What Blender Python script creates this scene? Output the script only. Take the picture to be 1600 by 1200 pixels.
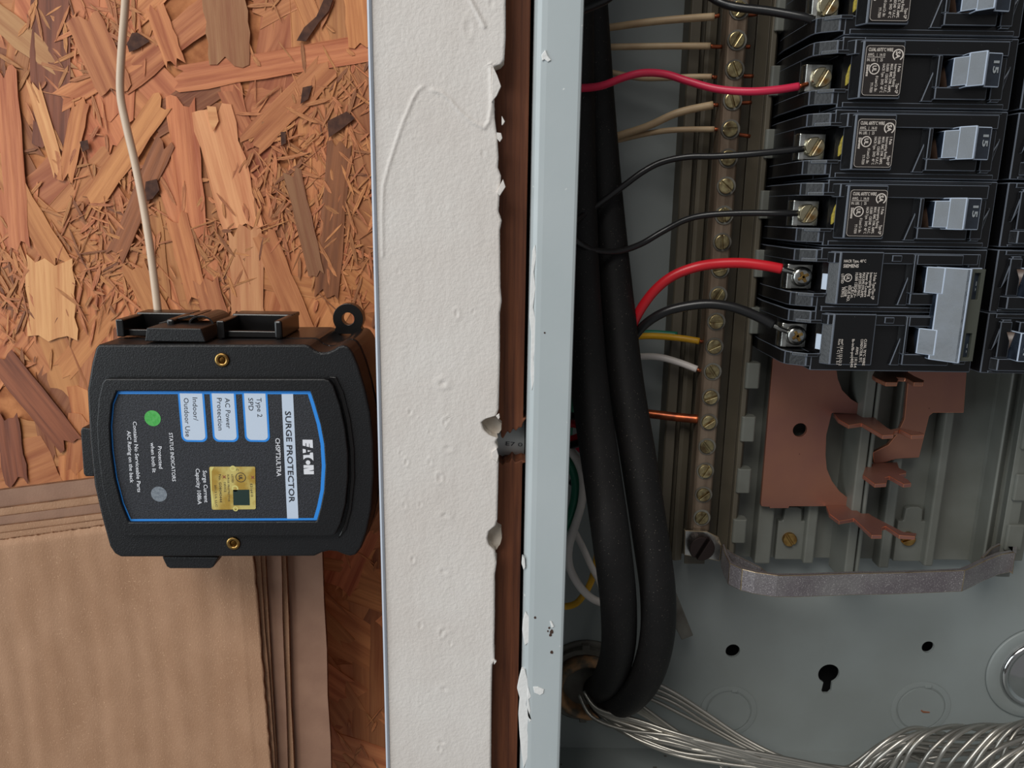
import bpy, bmesh, math, random
from mathutils import Vector, Matrix
from mathutils import noise as mnoise
from mathutils.geometry import tessellate_polygon
for _o in list(bpy.data.objects): bpy.data.objects.remove(_o, do_unlink=True)
SC = bpy.context.scene
COL = SC.collection
H = 1.4                                    # height of the camera above the (unseen) ground, metres
random.seed(7)

# ---------------------------------------------------------------- camera
F = 1200.0
_n = Vector((-0.065, -5300/1200, -1.0)).normalized()      # world "down" seen from the camera
ZW = -_n
XW = Vector((-_n.y, _n.x, 0)).normalized()
YW = ZW.cross(XW)
ROT = Matrix((XW, YW, ZW))
cam = bpy.data.objects.new('camera', bpy.data.cameras.new('camera'))
COL.objects.link(cam)
cam.matrix_world = Matrix.Translation((0, 0, H)) @ ROT.to_4x4()
cam.data.sensor_width = 36; cam.data.lens = 27
cam.data.clip_start = 0.01; cam.data.clip_end = 50
SC.camera = cam
# ---------------------------------------------------------------- world, lights, exposure
w = bpy.data.worlds.new('world'); SC.world = w; w.use_nodes = True
w.node_tree.nodes['Background'].inputs[0].default_value = (0.97, 0.98, 1.0, 1)
w.node_tree.nodes['Background'].inputs[1].default_value = 0.22
def area(name, loc, target, sx, sy, power, col):
    l = bpy.data.lights.new(name, 'AREA'); l.shape = 'RECTANGLE'; l.size = sx; l.size_y = sy
    l.energy = power; l.color = col
    o = bpy.data.objects.new(name, l); COL.objects.link(o)
    o.location = loc
    o.rotation_euler = (Vector(target)-Vector(loc)).to_track_quat('-Z', 'Y').to_euler()
    return o
area('left_daylight_panel', (-2.3, -1.0, H+0.15), (0, 0.35, H-0.1), 1.7, 1.9, 46, (0.87, 0.95, 1.0))  # unseen daylight panel, added at left for the handle reflections
area('high_window_daylight', (-1.1, -1.7, H+2.0), (0, 0.3, H-0.1), 1.5, 1.2, 64, (1.0, 0.97, 0.92))
SC.view_settings.view_transform = 'Standard'; SC.view_settings.look = 'None'
SC.view_settings.exposure = -0.3; SC.view_settings.gamma = 1.0
SC.view_settings.use_curve_mapping = False

# ---------------------------------------------------------------- coordinates (millimetres; d = depth away from the camera)
def ray(u, v): return ROT @ Vector(((u-800)/F, (600-v)/F, -1.0))
def P(u, v, D):
    r = ray(u, v); k = D/r.y; return (r.x*k, r.z*k)          # x, z on the plane of depth D
def P3(u, v, D):
    x, z = P(u, v, D); return Vector((x, D, z))
def PZ(u, v, Z):
    r = ray(u, v); k = Z/r.z; return (r.x*k, r.y*k)          # x, d on the level plane Z
def XR(u, v, D): return P(u, v, D)[0]
def PP(pts, D): return [P(a, b, D) for a, b in pts]

# ---------------------------------------------------------------- materials
def lin(c):
    c /= 255.0
    return c/12.92 if c <= 0.04045 else ((c+0.055)/1.055)**2.4
def rgb(r, g, b): return (lin(r), lin(g), lin(b), 1)
def mat(name, c, rough=0.5, metal=0.0, c2=None, nscale=200, bump=0.0, bscale=400, detail=4, lo=0.35, hi=0.65, stretch=(1,1,1), spec=0.5, coat=0, speck=None, rand=0.0):
    m = bpy.data.materials.new(name); m.use_nodes = True
    nt = m.node_tree; b = nt.nodes['Principled BSDF']
    b.inputs['Base Color'].default_value = c; b.inputs['Roughness'].default_value = rough
    b.inputs['Metallic'].default_value = metal; b.inputs['Specular IOR Level'].default_value = spec
    b.inputs['Coat Weight'].default_value = coat
    tc = nt.nodes.new('ShaderNodeTexCoord'); mp = nt.nodes.new('ShaderNodeMapping')
    mp.inputs['Scale'].default_value = stretch
    nt.links.new(tc.outputs['Object'], mp.inputs[0])
    def noise(s, d=detail):
        n = nt.nodes.new('ShaderNodeTexNoise'); n.inputs['Scale'].default_value = s; n.inputs['Detail'].default_value = d
        nt.links.new(mp.outputs[0], n.inputs['Vector']); return n
    def ramp(src, lo, hi, a, z):
        r = nt.nodes.new('ShaderNodeValToRGB'); r.color_ramp.elements[0].position = lo; r.color_ramp.elements[1].position = hi
        r.color_ramp.elements[0].color = a; r.color_ramp.elements[1].color = z
        nt.links.new(src, r.inputs[0]); return r.outputs[0]
    cur = None
    if c2: cur = ramp(noise(nscale).outputs[0], lo, hi, c, c2)
    if speck:                                             # (colour, scale, threshold): dust specks
        s = ramp(noise(speck[1], 2).outputs[0], speck[2], speck[2]+0.03, (0,0,0,1), (1,1,1,1))
        mx = nt.nodes.new('ShaderNodeMix'); mx.data_type = 'RGBA'
        nt.links.new(s, mx.inputs['Factor'])
        if cur: nt.links.new(cur, mx.inputs[6])
        else: mx.inputs[6].default_value = c
        mx.inputs[7].default_value = speck[0]; cur = mx.outputs[2]
    if rand:
        oi = nt.nodes.new('ShaderNodeObjectInfo'); hs = nt.nodes.new('ShaderNodeHueSaturation')
        mr = nt.nodes.new('ShaderNodeMapRange'); mr.inputs[3].default_value = 1-rand; mr.inputs[4].default_value = 1+rand
        nt.links.new(oi.outputs['Random'], mr.inputs[0]); nt.links.new(mr.outputs[0], hs.inputs['Value'])
        if cur: nt.links.new(cur, hs.inputs['Color'])
        else: hs.inputs['Color'].default_value = c
        cur = hs.outputs[0]
    if cur: nt.links.new(cur, b.inputs['Base Color'])
    if bump:
        bn = nt.nodes.new('ShaderNodeBump'); bn.inputs['Strength'].default_value = bump; bn.inputs['Distance'].default_value = 0.0005
        nt.links.new(noise(bscale).outputs[0], bn.inputs['Height']); nt.links.new(bn.outputs[0], b.inputs['Normal'])
    return m
WEAR_SHEEN = rgb(150, 158, 168)
M = dict(
 grey_shaded = mat('grey_enamel_shaded', rgb(141,147,146), 0.42, c2=rgb(134,139,137), nscale=25, bump=0.05, bscale=300),  # lip enamel made darker to carry the shade inside the box
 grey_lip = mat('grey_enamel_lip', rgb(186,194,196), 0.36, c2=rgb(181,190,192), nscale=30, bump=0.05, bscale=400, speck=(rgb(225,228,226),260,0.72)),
 grey_rail = mat('grey_moulded_rail', rgb(114,116,110), 0.40, c2=rgb(98,99,92), nscale=30),
 brown_rail = mat('aged_rail', rgb(98,90,76), 0.5, c2=rgb(82,76,64), nscale=30),
 black = mat('black_moulded_plastic', rgb(15,15,17), 0.30, bump=0.10, bscale=900, speck=(rgb(100,100,100),2200,0.76)),
 black_gloss = mat('glossy_black_plastic', rgb(20,26,36), 0.22, spec=0.7, c2=rgb(44,52,64), nscale=120, bump=0.5, bscale=110, speck=(rgb(120,128,136),2000,0.77)),  # blue tint and paler patches put reflected daylight into the colour
 wear_sheen = mat('worn_sheen_edge', rgb(92,98,108), 0.42),  # lighter bevels: scuffed edges with their sheen painted in
 edge_glint = mat('painted_edge_glint', rgb(176,188,206), 0.4),  # pale bevels paint the highlight along the handle crests
 black_satin = mat('satin_black_plastic', rgb(17,17,19), 0.42, bump=0.3, bscale=1800, speck=(rgb(96,96,98),2600,0.74)),
 black_side = mat('polished_black_plastic', rgb(20,18,18), 0.27),
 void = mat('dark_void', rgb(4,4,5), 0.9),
 olive = mat('olive_grey_plastic', rgb(72,74,66), 0.45),
 slide = mat('slide_brown_reflection', rgb(78,60,50), 0.35),  # black plastic in itself; the brown paints a reflection
 label_dark = mat('dark_brown_label', rgb(38,32,30), 0.5),
 label_black = mat('textured_black_label', rgb(34,35,40), 0.55, bump=0.5, bscale=2600, c2=rgb(62,64,72), nscale=1600, lo=.45, hi=.75),
 white_ink = mat('white_ink', rgb(215,205,195), 0.6),
 bright_ink = mat('bright_white_ink', rgb(238,240,246), 0.5),
 grey_ink = mat('grey_ink', rgb(150,156,160), 0.6),
 dark_ink = mat('dark_ink', rgb(34,36,44), 0.6),
 blue = mat('blue_print', rgb(52,148,240), 0.45),
 pale = mat('pale_print', rgb(208,222,240), 0.5),
 green_led = mat('green_indicator', rgb(70,175,75), 0.45, c2=rgb(96,190,100), nscale=900),
 grey_led = mat('grey_indicator', rgb(112,120,130), 0.5, c2=rgb(140,148,156), nscale=1200),
 gold = mat('gold_foil', rgb(206,168,80), 0.3, 0.4, c2=rgb(246,226,140), nscale=120, lo=.42, hi=.6, bump=.4, bscale=200),
 gold_light = mat('light_gold_foil', rgb(250,238,150), 0.3, 0.3),
 dkgreen = mat('dark_green_patch', rgb(30,52,46), 0.5),
 brass = mat('brass', rgb(196,160,96), 0.32, 1.0, c2=rgb(150,112,62), nscale=300),
 screw = mat('aged_screw_metal', rgb(190,176,132), 0.32, 0.9, c2=rgb(120,100,70), nscale=350, rand=.25),
 silver = mat('plated_steel', rgb(205,205,200), 0.25, 1.0, c2=rgb(150,150,146), nscale=200),
 chrome = mat('chrome', rgb(200,200,200), 0.12, 1.0),
 bar = mat('tarnished_bar', rgb(150,132,114), 0.42, 0.55, c2=rgb(112,94,78), nscale=60, stretch=(3,3,.5)),
 strap = mat('dusty_aluminium', rgb(150,146,146), 0.5, 0.65, c2=rgb(128,120,124), nscale=60, bump=.5, bscale=900, speck=(rgb(205,200,198),2600,0.62)),
 strap_edge = mat('bright_strap_edge', rgb(196,178,150), 0.35, 0.9, c2=rgb(150,126,96), nscale=150),
 copper = mat('copper_plate', rgb(164,114,90), 0.38, 0.5, c2=rgb(134,90,86), nscale=14, lo=.35, hi=.65, bump=.15, bscale=260, speck=(rgb(70,36,30),500,0.76)),
 copper_edge = mat('cut_copper_edge', rgb(226,150,116), 0.3, 0.9),
 copper_wire = mat('copper_wire', rgb(190,100,60), 0.35, 0.85, c2=rgb(130,70,50), nscale=200),
 osb = mat('dark_board_core', rgb(158,92,52), 0.85, c2=rgb(204,134,84), nscale=120, bump=.6, bscale=200),
 cable = mat('black_rubber_cable', rgb(25,23,23), 0.6, c2=rgb(19,18,18), nscale=60, bump=.15, bscale=300, spec=.3, speck=(rgb(100,94,86),1800,0.70)),
 wblack = mat('black_wire', rgb(28,28,29), 0.32),
 wred = mat('red_wire', rgb(205,30,42), 0.35),
 wpink = mat('crimson_wire', rgb(208,42,76), 0.38),
 wwhite = mat('white_wire', rgb(220,212,206), 0.4),
 wbeige = mat('beige_wire', rgb(196,170,134), 0.5, c2=rgb(180,152,118), nscale=80),
 wyellow = mat('yellow_wire', rgb(214,160,32), 0.4),
 wgreen = mat('green_wire', rgb(24,110,84), 0.4),
 cord = mat('white_cord', rgb(214,190,166), 0.42),
 bare = mat('bare_aluminium', rgb(172,168,160), 0.36, 0.85, rand=.2),
 pvc = mat('grey_conduit', rgb(196,198,198), 0.5),
 rust = mat('rusty_bushing', rgb(176,132,92), 0.8, c2=rgb(104,94,80), nscale=150, bump=.8, bscale=400, lo=.4, hi=.6),
 dirt = mat('dirty_steel', rgb(112,110,102), 0.6, c2=rgb(84,78,70), nscale=90),
 rustspot = mat('rust_spot', rgb(66,44,34), 0.8),
 caulk = mat('white_caulk', rgb(236,236,234), 0.5, bump=.4, bscale=500),
 bead = mat('painted_metal_bead', rgb(196,204,216), 0.35, c2=rgb(150,98,76), nscale=60, lo=.6, hi=.68, stretch=(1,1,.25)),
 drywall = mat('painted_drywall', rgb(226,220,214), 0.62, c2=rgb(219,211,204), nscale=28, bump=.4, bscale=900),
 gypsum = mat('gypsum_core', rgb(214,204,190), 0.9, c2=rgb(190,176,160), nscale=300),
 card = mat('brown_cardboard', rgb(178,138,108), 0.8, c2=rgb(166,126,96), nscale=60, bump=.35, bscale=1200, speck=(rgb(206,166,132),2000,0.66), stretch=(1,1,.6)),
 card2 = mat('greyer_cardboard', rgb(160,124,102), 0.8, c2=rgb(147,112,92), nscale=50, bump=.2, bscale=900),
 card_edge = mat('cardboard_edge', rgb(140,98,68), 0.9, c2=rgb(96,64,42), nscale=200),
)
def wood_mat(name, dark, light, uv=False, rnd='obj', grain=(1.5, 60), stretch=None, rough=.6, seed=0):
    m = bpy.data.materials.new(name); m.use_nodes = True; nt = m.node_tree; b = nt.nodes['Principled BSDF']
    b.inputs['Roughness'].default_value = rough
    L = nt.links.new
    if uv:
        t = nt.nodes.new('ShaderNodeUVMap'); src = t.outputs[0]
    else:
        t = nt.nodes.new('ShaderNodeTexCoord'); src = t.outputs['Object']
    mp = nt.nodes.new('ShaderNodeMapping'); L(src, mp.inputs[0])
    mp.inputs['Scale'].default_value = stretch or (1, 1, 1)
    oi = nt.nodes.new('ShaderNodeObjectInfo')
    if rnd == 'obj': rv = oi.outputs['Random']
    else:
        at = nt.nodes.new('ShaderNodeAttribute'); at.attribute_name = 'rnd'; rv = at.outputs['Fac']
    ad = nt.nodes.new('ShaderNodeVectorMath'); ad.operation = 'MULTIPLY_ADD'
    ad.inputs[1].default_value = (1, 1, 1); L(mp.outputs[0], ad.inputs[0])
    mu = nt.nodes.new('ShaderNodeMath'); mu.operation = 'MULTIPLY'; mu.inputs[1].default_value = 37.0; L(rv, mu.inputs[0]); L(mu.outputs[0], ad.inputs[2])
    n = nt.nodes.new('ShaderNodeTexNoise'); n.inputs['Scale'].default_value = 1.0; n.inputs['Detail'].default_value = 5; n.inputs['Roughness'].default_value = .6
    L(ad.outputs[0], n.inputs['Vector'])
    r = nt.nodes.new('ShaderNodeValToRGB'); e = r.color_ramp.elements
    e[0].position = .3; e[0].color = dark; e[1].position = .62; e[1].color = light; L(n.outputs[0], r.inputs[0])
    hs = nt.nodes.new('ShaderNodeHueSaturation'); L(r.outputs[0], hs.inputs['Color'])
    vr = nt.nodes.new('ShaderNodeValToRGB'); ve = vr.color_ramp.elements
    ve[0].position = 0; ve[0].color = (.42,)*3+(1,); ve[1].position = 1; ve[1].color = (1.2,)*3+(1,)
    x = vr.color_ramp.elements.new(.12); x.color = (.84,)*3+(1,)
    L(rv, vr.inputs[0]); L(vr.outputs[0], hs.inputs['Value'])
    hm = nt.nodes.new('ShaderNodeMath'); hm.operation = 'MULTIPLY_ADD'; hm.inputs[1].default_value = 7.31; hm.inputs[2].default_value = 0; L(rv, hm.inputs[0])
    fr = nt.nodes.new('ShaderNodeMath'); fr.operation = 'FRACT'; L(hm.outputs[0], fr.inputs[0])
    mr = nt.nodes.new('ShaderNodeMapRange'); mr.inputs[3].default_value = .494; mr.inputs[4].default_value = .510; L(fr.outputs[0], mr.inputs[0]); L(mr.outputs[0], hs.inputs['Hue'])
    L(hs.outputs[0], b.inputs['Base Color'])
    bn = nt.nodes.new('ShaderNodeBump'); bn.inputs['Strength'].default_value = .5; bn.inputs['Distance'].default_value = .0005
    L(n.outputs[0], bn.inputs['Height']); L(bn.outputs[0], b.inputs['Normal'])
    return m
M['strand'] = wood_mat('wood_strand', rgb(164,88,50), rgb(212,138,88), stretch=(16, 300, 300))
M['strand_dark'] = wood_mat('dark_wood_strand', rgb(104,54,34), rgb(158,92,60), stretch=(16, 300, 300))
M['strand_pale'] = wood_mat('pale_wood_strand', rgb(196,124,78), rgb(228,166,112), stretch=(16, 300, 300))
M['bark'] = mat('dark_bark_fleck', rgb(66,40,32), .85, c2=rgb(96,62,46), nscale=300)
M['splinter'] = wood_mat('wood_splinters', rgb(150,80,44), rgb(212,140,90), uv=True, rnd='attr', stretch=(.6, 6, 1))
M['stud'] = wood_mat('stud_wood', rgb(104,54,28), rgb(172,104,62), stretch=(420, 420, 14), rough=.7)

# ---------------------------------------------------------------- mesh builder
class MB:
    def __init__(s): s.bm = bmesh.new()
    def add(s, t, bev=0, seg=2, mi=0, bmi=None, smooth=False):
        bmesh.ops.recalc_face_normals(t, faces=t.faces)
        for f in t.faces: f.material_index = mi; f.smooth = smooth
        if bev:
            es = [e for e in t.edges if len(e.link_faces) == 2 and e.calc_face_angle(0) > 0.35]
            bmesh.ops.bevel(t, geom=es, offset=bev, segments=seg, affect='EDGES', profile=0.5, material=(bmi if bmi is not None else -1), clamp_overlap=True)
        me = bpy.data.meshes.new('t'); t.to_mesh(me); t.free(); s.bm.from_mesh(me); bpy.data.meshes.remove(me); return s
    def box(s, x0, x1, d0, d1, z0, z1, bev=.3, **k):
        t = bmesh.new(); bmesh.ops.create_cube(t, size=1)
        for v in t.verts: v.co = Vector(((x0+x1)/2+v.co.x*(x1-x0), (d0+d1)/2+v.co.y*(d1-d0), (z0+z1)/2+v.co.z*(z1-z0)))
        return s.add(t, bev, **k)
    def _pr(s, A, B, bev, **k):
        t = bmesh.new(); a = [t.verts.new(p) for p in A]; b = [t.verts.new(p) for p in B]; n = len(a)
        t.faces.new(a); t.faces.new(b[::-1])
        for i in range(n): t.faces.new((a[i], b[i], b[(i+1) % n], a[(i+1) % n]))
        return s.add(t, bev, **k)
    def prism(s, poly, d0, d1, bev=.3, **k):                # poly in (x,z)
        return s._pr([(x, d0, z) for x, z in poly], [(x, d1, z) for x, z in poly], bev, **k)
    def prismz(s, poly, z0, z1, bev=.3, **k):               # poly in (x,d)
        return s._pr([(x, d, z0) for x, d in poly], [(x, d, z1) for x, d in poly], bev, **k)
    def prismx(s, poly, x0, x1, bev=.3, **k):               # poly in (d,z)
        return s._pr([(x0, d, z) for d, z in poly], [(x1, d, z) for d, z in poly], bev, **k)
    def plate(s, outer, holes, d0, d1, bev=0, **k):         # (x,z) outline with holes, real thickness
        t = bmesh.new(); loops = [outer]+holes
        tri = tessellate_polygon([[Vector((x, z, 0)) for x, z in l] for l in loops])
        flat = [p for l in loops for p in l]
        A = [t.verts.new((x, d0, z)) for x, z in flat]; B = [t.verts.new((x, d1, z)) for x, z in flat]
        for a, b, c in tri:
            if len({a, b, c}) < 3: continue
            try: t.faces.new((A[a], A[b], A[c])); t.faces.new((B[c], B[b], B[a]))
            except ValueError: pass
        o = 0
        for l in loops:
            n = len(l)
            for i in range(n):
                j = (i+1) % n
                t.faces.new((A[o+i], A[o+j], B[o+j], B[o+i]))
            o += n
        if bev:
            bmesh.ops.dissolve_limit(t, angle_limit=.01, verts=t.verts, edges=[e for e in t.edges if len(e.link_faces) == 2 and e.calc_face_angle(0) < .001])
        return s.add(t, bev, **k)
    def lathe(s, c, prof, n=32, axis='d', smooth=True, **k):  # prof: (r, depth) pairs along the axis from c
        t = bmesh.new(); rings = []
        for r, h in prof:
            ring = []
            for i in range(n):
                a = 2*math.pi*i/n; x, y = r*math.cos(a), r*math.sin(a)
                p = (c[0]+x, c[1]+h, c[2]+y) if axis == 'd' else ((c[0]+h, c[1]+x, c[2]+y) if axis == 'x' else (c[0]+x, c[1]+y, c[2]+h))
                ring.append(t.verts.new(p))
            rings.append(ring)
        for a, b in zip(rings, rings[1:]):
            for i in range(n): t.faces.new((a[i], a[(i+1) % n], b[(i+1) % n], b[i]))
        for ring in (rings[0], rings[-1]):
            if (ring[0].co-ring[n//2].co).length > 1e-6: t.faces.new(ring)
        s.add(t, 0, smooth=smooth, **k); return s
    def tube(s, pts, r, n=12, sub=6, smooth=True, **k):
        pts = [Vector(p) for p in pts]; rs = r if isinstance(r, (list, tuple)) else [r]*len(pts)
        Q, R = [], []
        for i in range(len(pts)-1):
            p0, p1, p2, p3 = pts[max(i-1, 0)], pts[i], pts[i+1], pts[min(i+2, len(pts)-1)]
            for j in range(sub):
                t_ = j/sub
                Q.append(.5*((2*p1)+(-p0+p2)*t_+(2*p0-5*p1+4*p2-p3)*t_*t_+(-p0+3*p1-3*p2+p3)*t_**3)); R.append(rs[i]*(1-t_)+rs[i+1]*t_)
        Q.append(pts[-1]); R.append(rs[-1])
        t = bmesh.new(); rings = []; up = Vector((.3, .5, .8))
        for i, q in enumerate(Q):
            d = (Q[min(i+1, len(Q)-1)]-Q[max(i-1, 0)]).normalized()
            a = up-d*up.dot(d)
            if a.length < 1e-4: a = d.orthogonal()
            a.normalize(); up = a; b = d.cross(a)
            rings.append([t.verts.new(q+(a*math.cos(2*math.pi*m/n)+b*math.sin(2*math.pi*m/n))*R[i]) for m in range(n)])
        for a, b in zip(rings, rings[1:]):
            for i in range(n): t.faces.new((a[i], a[(i+1) % n], b[(i+1) % n], b[i]))
        t.faces.new(rings[0]); t.faces.new(rings[-1][::-1])
        return s.add(t, 0, smooth=smooth, **k)
    def text(s, body, p0, p1, h, D, off=.0, mi=0, th=.06):   # baseline from p0 to p1 (x,z), capital height h
        co, fa, w0 = glyphs(body, off)
        b = Vector((p1[0]-p0[0], p1[1]-p0[1])); L_ = b.length; b.normalize(); u = Vector((-b.y, b.x))
        sx, sy = L_/w0, h/.71
        t = bmesh.new(); V = []
        for x, y in co:
            q = Vector(p0)+b*(x*sx)+u*(y*sy); V.append(t.verts.new((q.x, D-th, q.y)))
        for f in fa:
            try: t.faces.new([V[i] for i in f])
            except ValueError: pass
        for f in t.faces: f.material_index = mi
        me = bpy.data.meshes.new('t'); t.to_mesh(me); t.free(); s.bm.from_mesh(me); bpy.data.meshes.remove(me); return s
    def ring(s, c, r0, r1, d0, d1, n=28, **k):
        o = [(c[0]+r1*math.cos(2*math.pi*i/n), c[1]+r1*math.sin(2*math.pi*i/n)) for i in range(n)]
        h = [(c[0]+r0*math.cos(2*math.pi*i/n), c[1]+r0*math.sin(2*math.pi*i/n)) for i in range(n)]
        return s.plate(o, [h], d0, d1, **k)
_gc = {}
def glyphs(body, off):
    k = (body, off)
    if k not in _gc:
        c = bpy.data.curves.new('t', 'FONT'); c.body = body; c.size = 1; c.offset = off; c.resolution_u = 2
        o = bpy.data.objects.new('t', c); COL.objects.link(o)
        dg = bpy.context.evaluated_depsgraph_get(); me = o.evaluated_get(dg).to_mesh()
        co = [(v.co.x, v.co.y) for v in me.vertices]; fa = [tuple(p.vertices) for p in me.polygons]
        x0 = min(c_[0] for c_ in co); x1 = max(c_[0] for c_ in co)
        _gc[k] = ([(x-x0, y) for x, y in co], fa, x1-x0)
        bpy.data.objects.remove(o, do_unlink=True); bpy.data.curves.remove(c)
    return _gc[k]
def circ(c, r, n=24, sx=1, sz=1): return [(c[0]+r*sx*math.cos(2*math.pi*i/n), c[1]+r*sz*math.sin(2*math.pi*i/n)) for i in range(n)]
def rrect(x0, x1, z0, z1, r, n=5, corners=(1,1,1,1)):       # corners: bl, br, tr, tl
    out = []
    for (cx, cz, a0, on) in ((x0+r, z0+r, 180, corners[0]), (x1-r, z0+r, 270, corners[1]), (x1-r, z1-r, 0, corners[2]), (x0+r, z1-r, 90, corners[3])):
        if not on: out.append((x0 if a0 in (180, 90) else x1, z0 if a0 in (180, 270) else z1)); continue
        for i in range(n+1):
            a = math.radians(a0+90*i/n); out.append((cx+r*math.cos(a), cz+r*math.sin(a)))
    return out

ORG = {}
def props(o, label=None, cat=None, group=None, kind=None):
    if label: o['label'] = label
    if cat: o['category'] = cat
    if group: o['group'] = group
    if kind: o['kind'] = kind
    return o
def wpos(c): return Vector((c[0]/1000, c[1]/1000, H+c[2]/1000))
def thing(name, label, cat, c, group=None, kind=None):
    o = bpy.data.objects.new(name, None); COL.objects.link(o); o.location = wpos(c); o.empty_display_size = .01
    ORG[o.name] = wpos(c)
    return props(o, label, cat, group, kind)
def obj(name, mb, mats, parent=None, label=None, cat=None, group=None, kind=None, c=None):
    me = bpy.data.meshes.new(name); bm = mb.bm
    if parent: org = ORG[parent.name]
    else:
        if c is None:
            lo = [min(v.co[i] for v in bm.verts) for i in range(3)]; hi = [max(v.co[i] for v in bm.verts) for i in range(3)]
            c = [(lo[i]+hi[i])/2 for i in range(3)]
        org = wpos(c)
    for v in bm.verts: v.co = wpos(v.co)-org
    bm.to_mesh(me); bm.free()
    for m in (mats if isinstance(mats, (list, tuple)) else [mats]): me.materials.append(M[m] if isinstance(m, str) else m)
    o = bpy.data.objects.new(name, me); COL.objects.link(o)
    if parent: o.parent = parent; ORG[o.name] = org
    else: o.location = org; ORG[o.name] = org
    return props(o, label, cat, group, kind)
def dup(root, dx=0, dd=0, dz=0, label=None):
    def cp(o, par):
        c = o.copy(); COL.objects.link(c)
        if par: c.parent = par
        for ch in list(o.children): cp(ch, c)
        return c
    r = cp(root, None); r.location = root.location+Vector((dx, dd, dz))/1000
    if label: r['label'] = label
    return r

# ================================================================ SETTING
# ---- strand board wall behind everything on the left
OSBD = 410
mb = MB(); mb.box(-440, 30, OSBD+.1, OSBD+11, -480, 230, .5)
wall = obj('wall_back', mb, 'osb', kind='structure', c=(-200, OSBD+5, -100))
rs = random.Random(11)
def strand_mesh(l, w_, sd, m='strand'):
    r = random.Random(sd); t = bmesh.new(); n = 7; e_ = min(l*.12, 5)/l
    top = [(-l/2+l*i/n, w_/2*(1+r.uniform(-.10, .07))) for i in range(n+1)]
    bot = [(-l/2+l*i/n, -w_/2*(1+r.uniform(-.10, .07))) for i in range(n+1)]
    k = r.choice((4, 5, 6))
    ends = [(l/2+l*r.uniform(-e_, e_*.5), w_/2-w_*i/k) for i in range(1, k)]
    ende = [(-l/2+l*r.uniform(-e_*.5, e_), -w_/2+w_*i/k) for i in range(1, k)]
    o = top+ends+bot[::-1]+ende
    me = bpy.data.meshes.new('wood_strand')
    m2 = MB(); m2.plate([(x, z) for x, z in o], [], 0, .2)
    for v in m2.bm.verts:
        x, y, z = v.co; y += .12*math.sin(x*.06+sd)+.0*z
        v.co = Vector((x, y, z))/1000
    m2.bm.to_mesh(me); m2.bm.free(); me.materials.append(M[m]); return me
SM = [strand_mesh(l, w_, i) for i, (l, w_) in enumerate([(62,19),(85,22),(48,14),(70,11),(38,20),(95,16),(55,26),(44,9),(75,30),(34,12),(60,8),(110,13)])]
made = 0
for i in range(262):
    o = bpy.data.objects.new('wood_strand', rs.choice(SM)); COL.objects.link(o); o.parent = wall
    x = -340+335*((i*.61803)%1); z = rs.uniform(-370, 135)
    ang = rs.gauss(math.pi/2, .62) if rs.random() < .72 else rs.uniform(0, math.pi)
    s = rs.uniform(.85, 1.85)*(1.15-.5*i/290)
    o.location = wpos((x, OSBD-.25-.9*i/290, z))-ORG[wall.name]
    o.rotation_euler = (rs.uniform(-.008, .008), -ang, rs.uniform(-.004, .004)); o.scale = (s, 1, s*rs.uniform(.8, 1.15))
# the big strands that the photograph shows one by one, bedded on top
HS = [(180,-60,187,530,128,'strand_dark'),(-60,20,262,285,84,'strand_pale'),(205,375,520,190,70,'strand'),(430,300,770,30,95,'strand'),(640,292,1385,165,82,'strand'),(652,352,705,860,98,'strand'),
 (765,395,885,840,140,'strand_pale'),(890,830,900,1160,120,'strand_pale'),(905,530,1190,240,92,'strand'),(1235,520,1185,1085,84,'strand_dark'),(330,740,590,365,76,'strand'),(295,365,235,660,56,'strand'),
 (118,300,220,645,46,'strand_pale'),(-20,560,215,960,88,'strand'),(180,930,192,1230,170,'strand_pale'),(415,940,600,515,66,'strand_dark'),(955,850,1105,1210,84,'strand'),(640,780,722,1100,80,'strand'),
 (745,1010,805,1230,92,'strand'),(815,-40,835,235,140,'strand_pale'),(20,250,70,900,74,'strand'),(300,60,420,330,120,'strand'),(1290,-40,1310,170,80,'strand'),(560,20,640,240,70,'strand'),
 (1060,620,1150,1000,60,'strand_pale'),(480,960,620,1230,90,'strand'),(0,1300,260,1620,110,'strand_dark'),(20,1500,60,1760,90,'strand_dark')]
for i, (u0, v0, u1, v1, w_, m) in enumerate(HS):
    D = OSBD-1.3-.03*i; p = Vector(P(u0*.43, v0*.43, D)); q = Vector(P(u1*.43, v1*.43, D)); dl = q-p
    wmm = w_*.43/1200*D*1.03
    o = bpy.data.objects.new('wood_strand', strand_mesh(dl.length, wmm, 100+i, m)); COL.objects.link(o); o.parent = wall
    mid = (p+q)/2; o.location = wpos((mid.x, D, mid.y))-ORG[wall.name]; o.rotation_euler = (0, -math.atan2(dl.y, dl.x), 0)
for pts in ([(1180,-10),(1212,-8),(1195,40),(1160,80),(1112,150),(1078,148),(1105,100),(1150,60)], [(480,120),(500,118),(545,150),(500,178),(470,190),(462,160)], [(530,660),(570,650),(580,690),(555,722),(522,730)], [(1020,480),(1038,478),(1040,520),(1022,530)], [(1190,440),(1260,405),(1290,430),(1240,470),(1195,500)], [(290,515),(318,508),(325,540),(300,552)], [(1100,318),(1135,310),(1120,360),(1092,378)]):
    mb = MB(); mb.prism([P(u*.43, v*.43, OSBD-2.3) for u, v in pts], OSBD-2.5, OSBD-2.3, 0); obj('bark_fleck', mb, 'bark', wall)
mb = MB(); mb.prism([P(u*.43, v*.43, OSBD-2.3) for u, v in ((752,385),(785,388),(795,440),(775,478),(760,440))], OSBD-2.5, OSBD-2.3, 0); obj('pale_chip', mb, 'strand_pale', wall)
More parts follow.
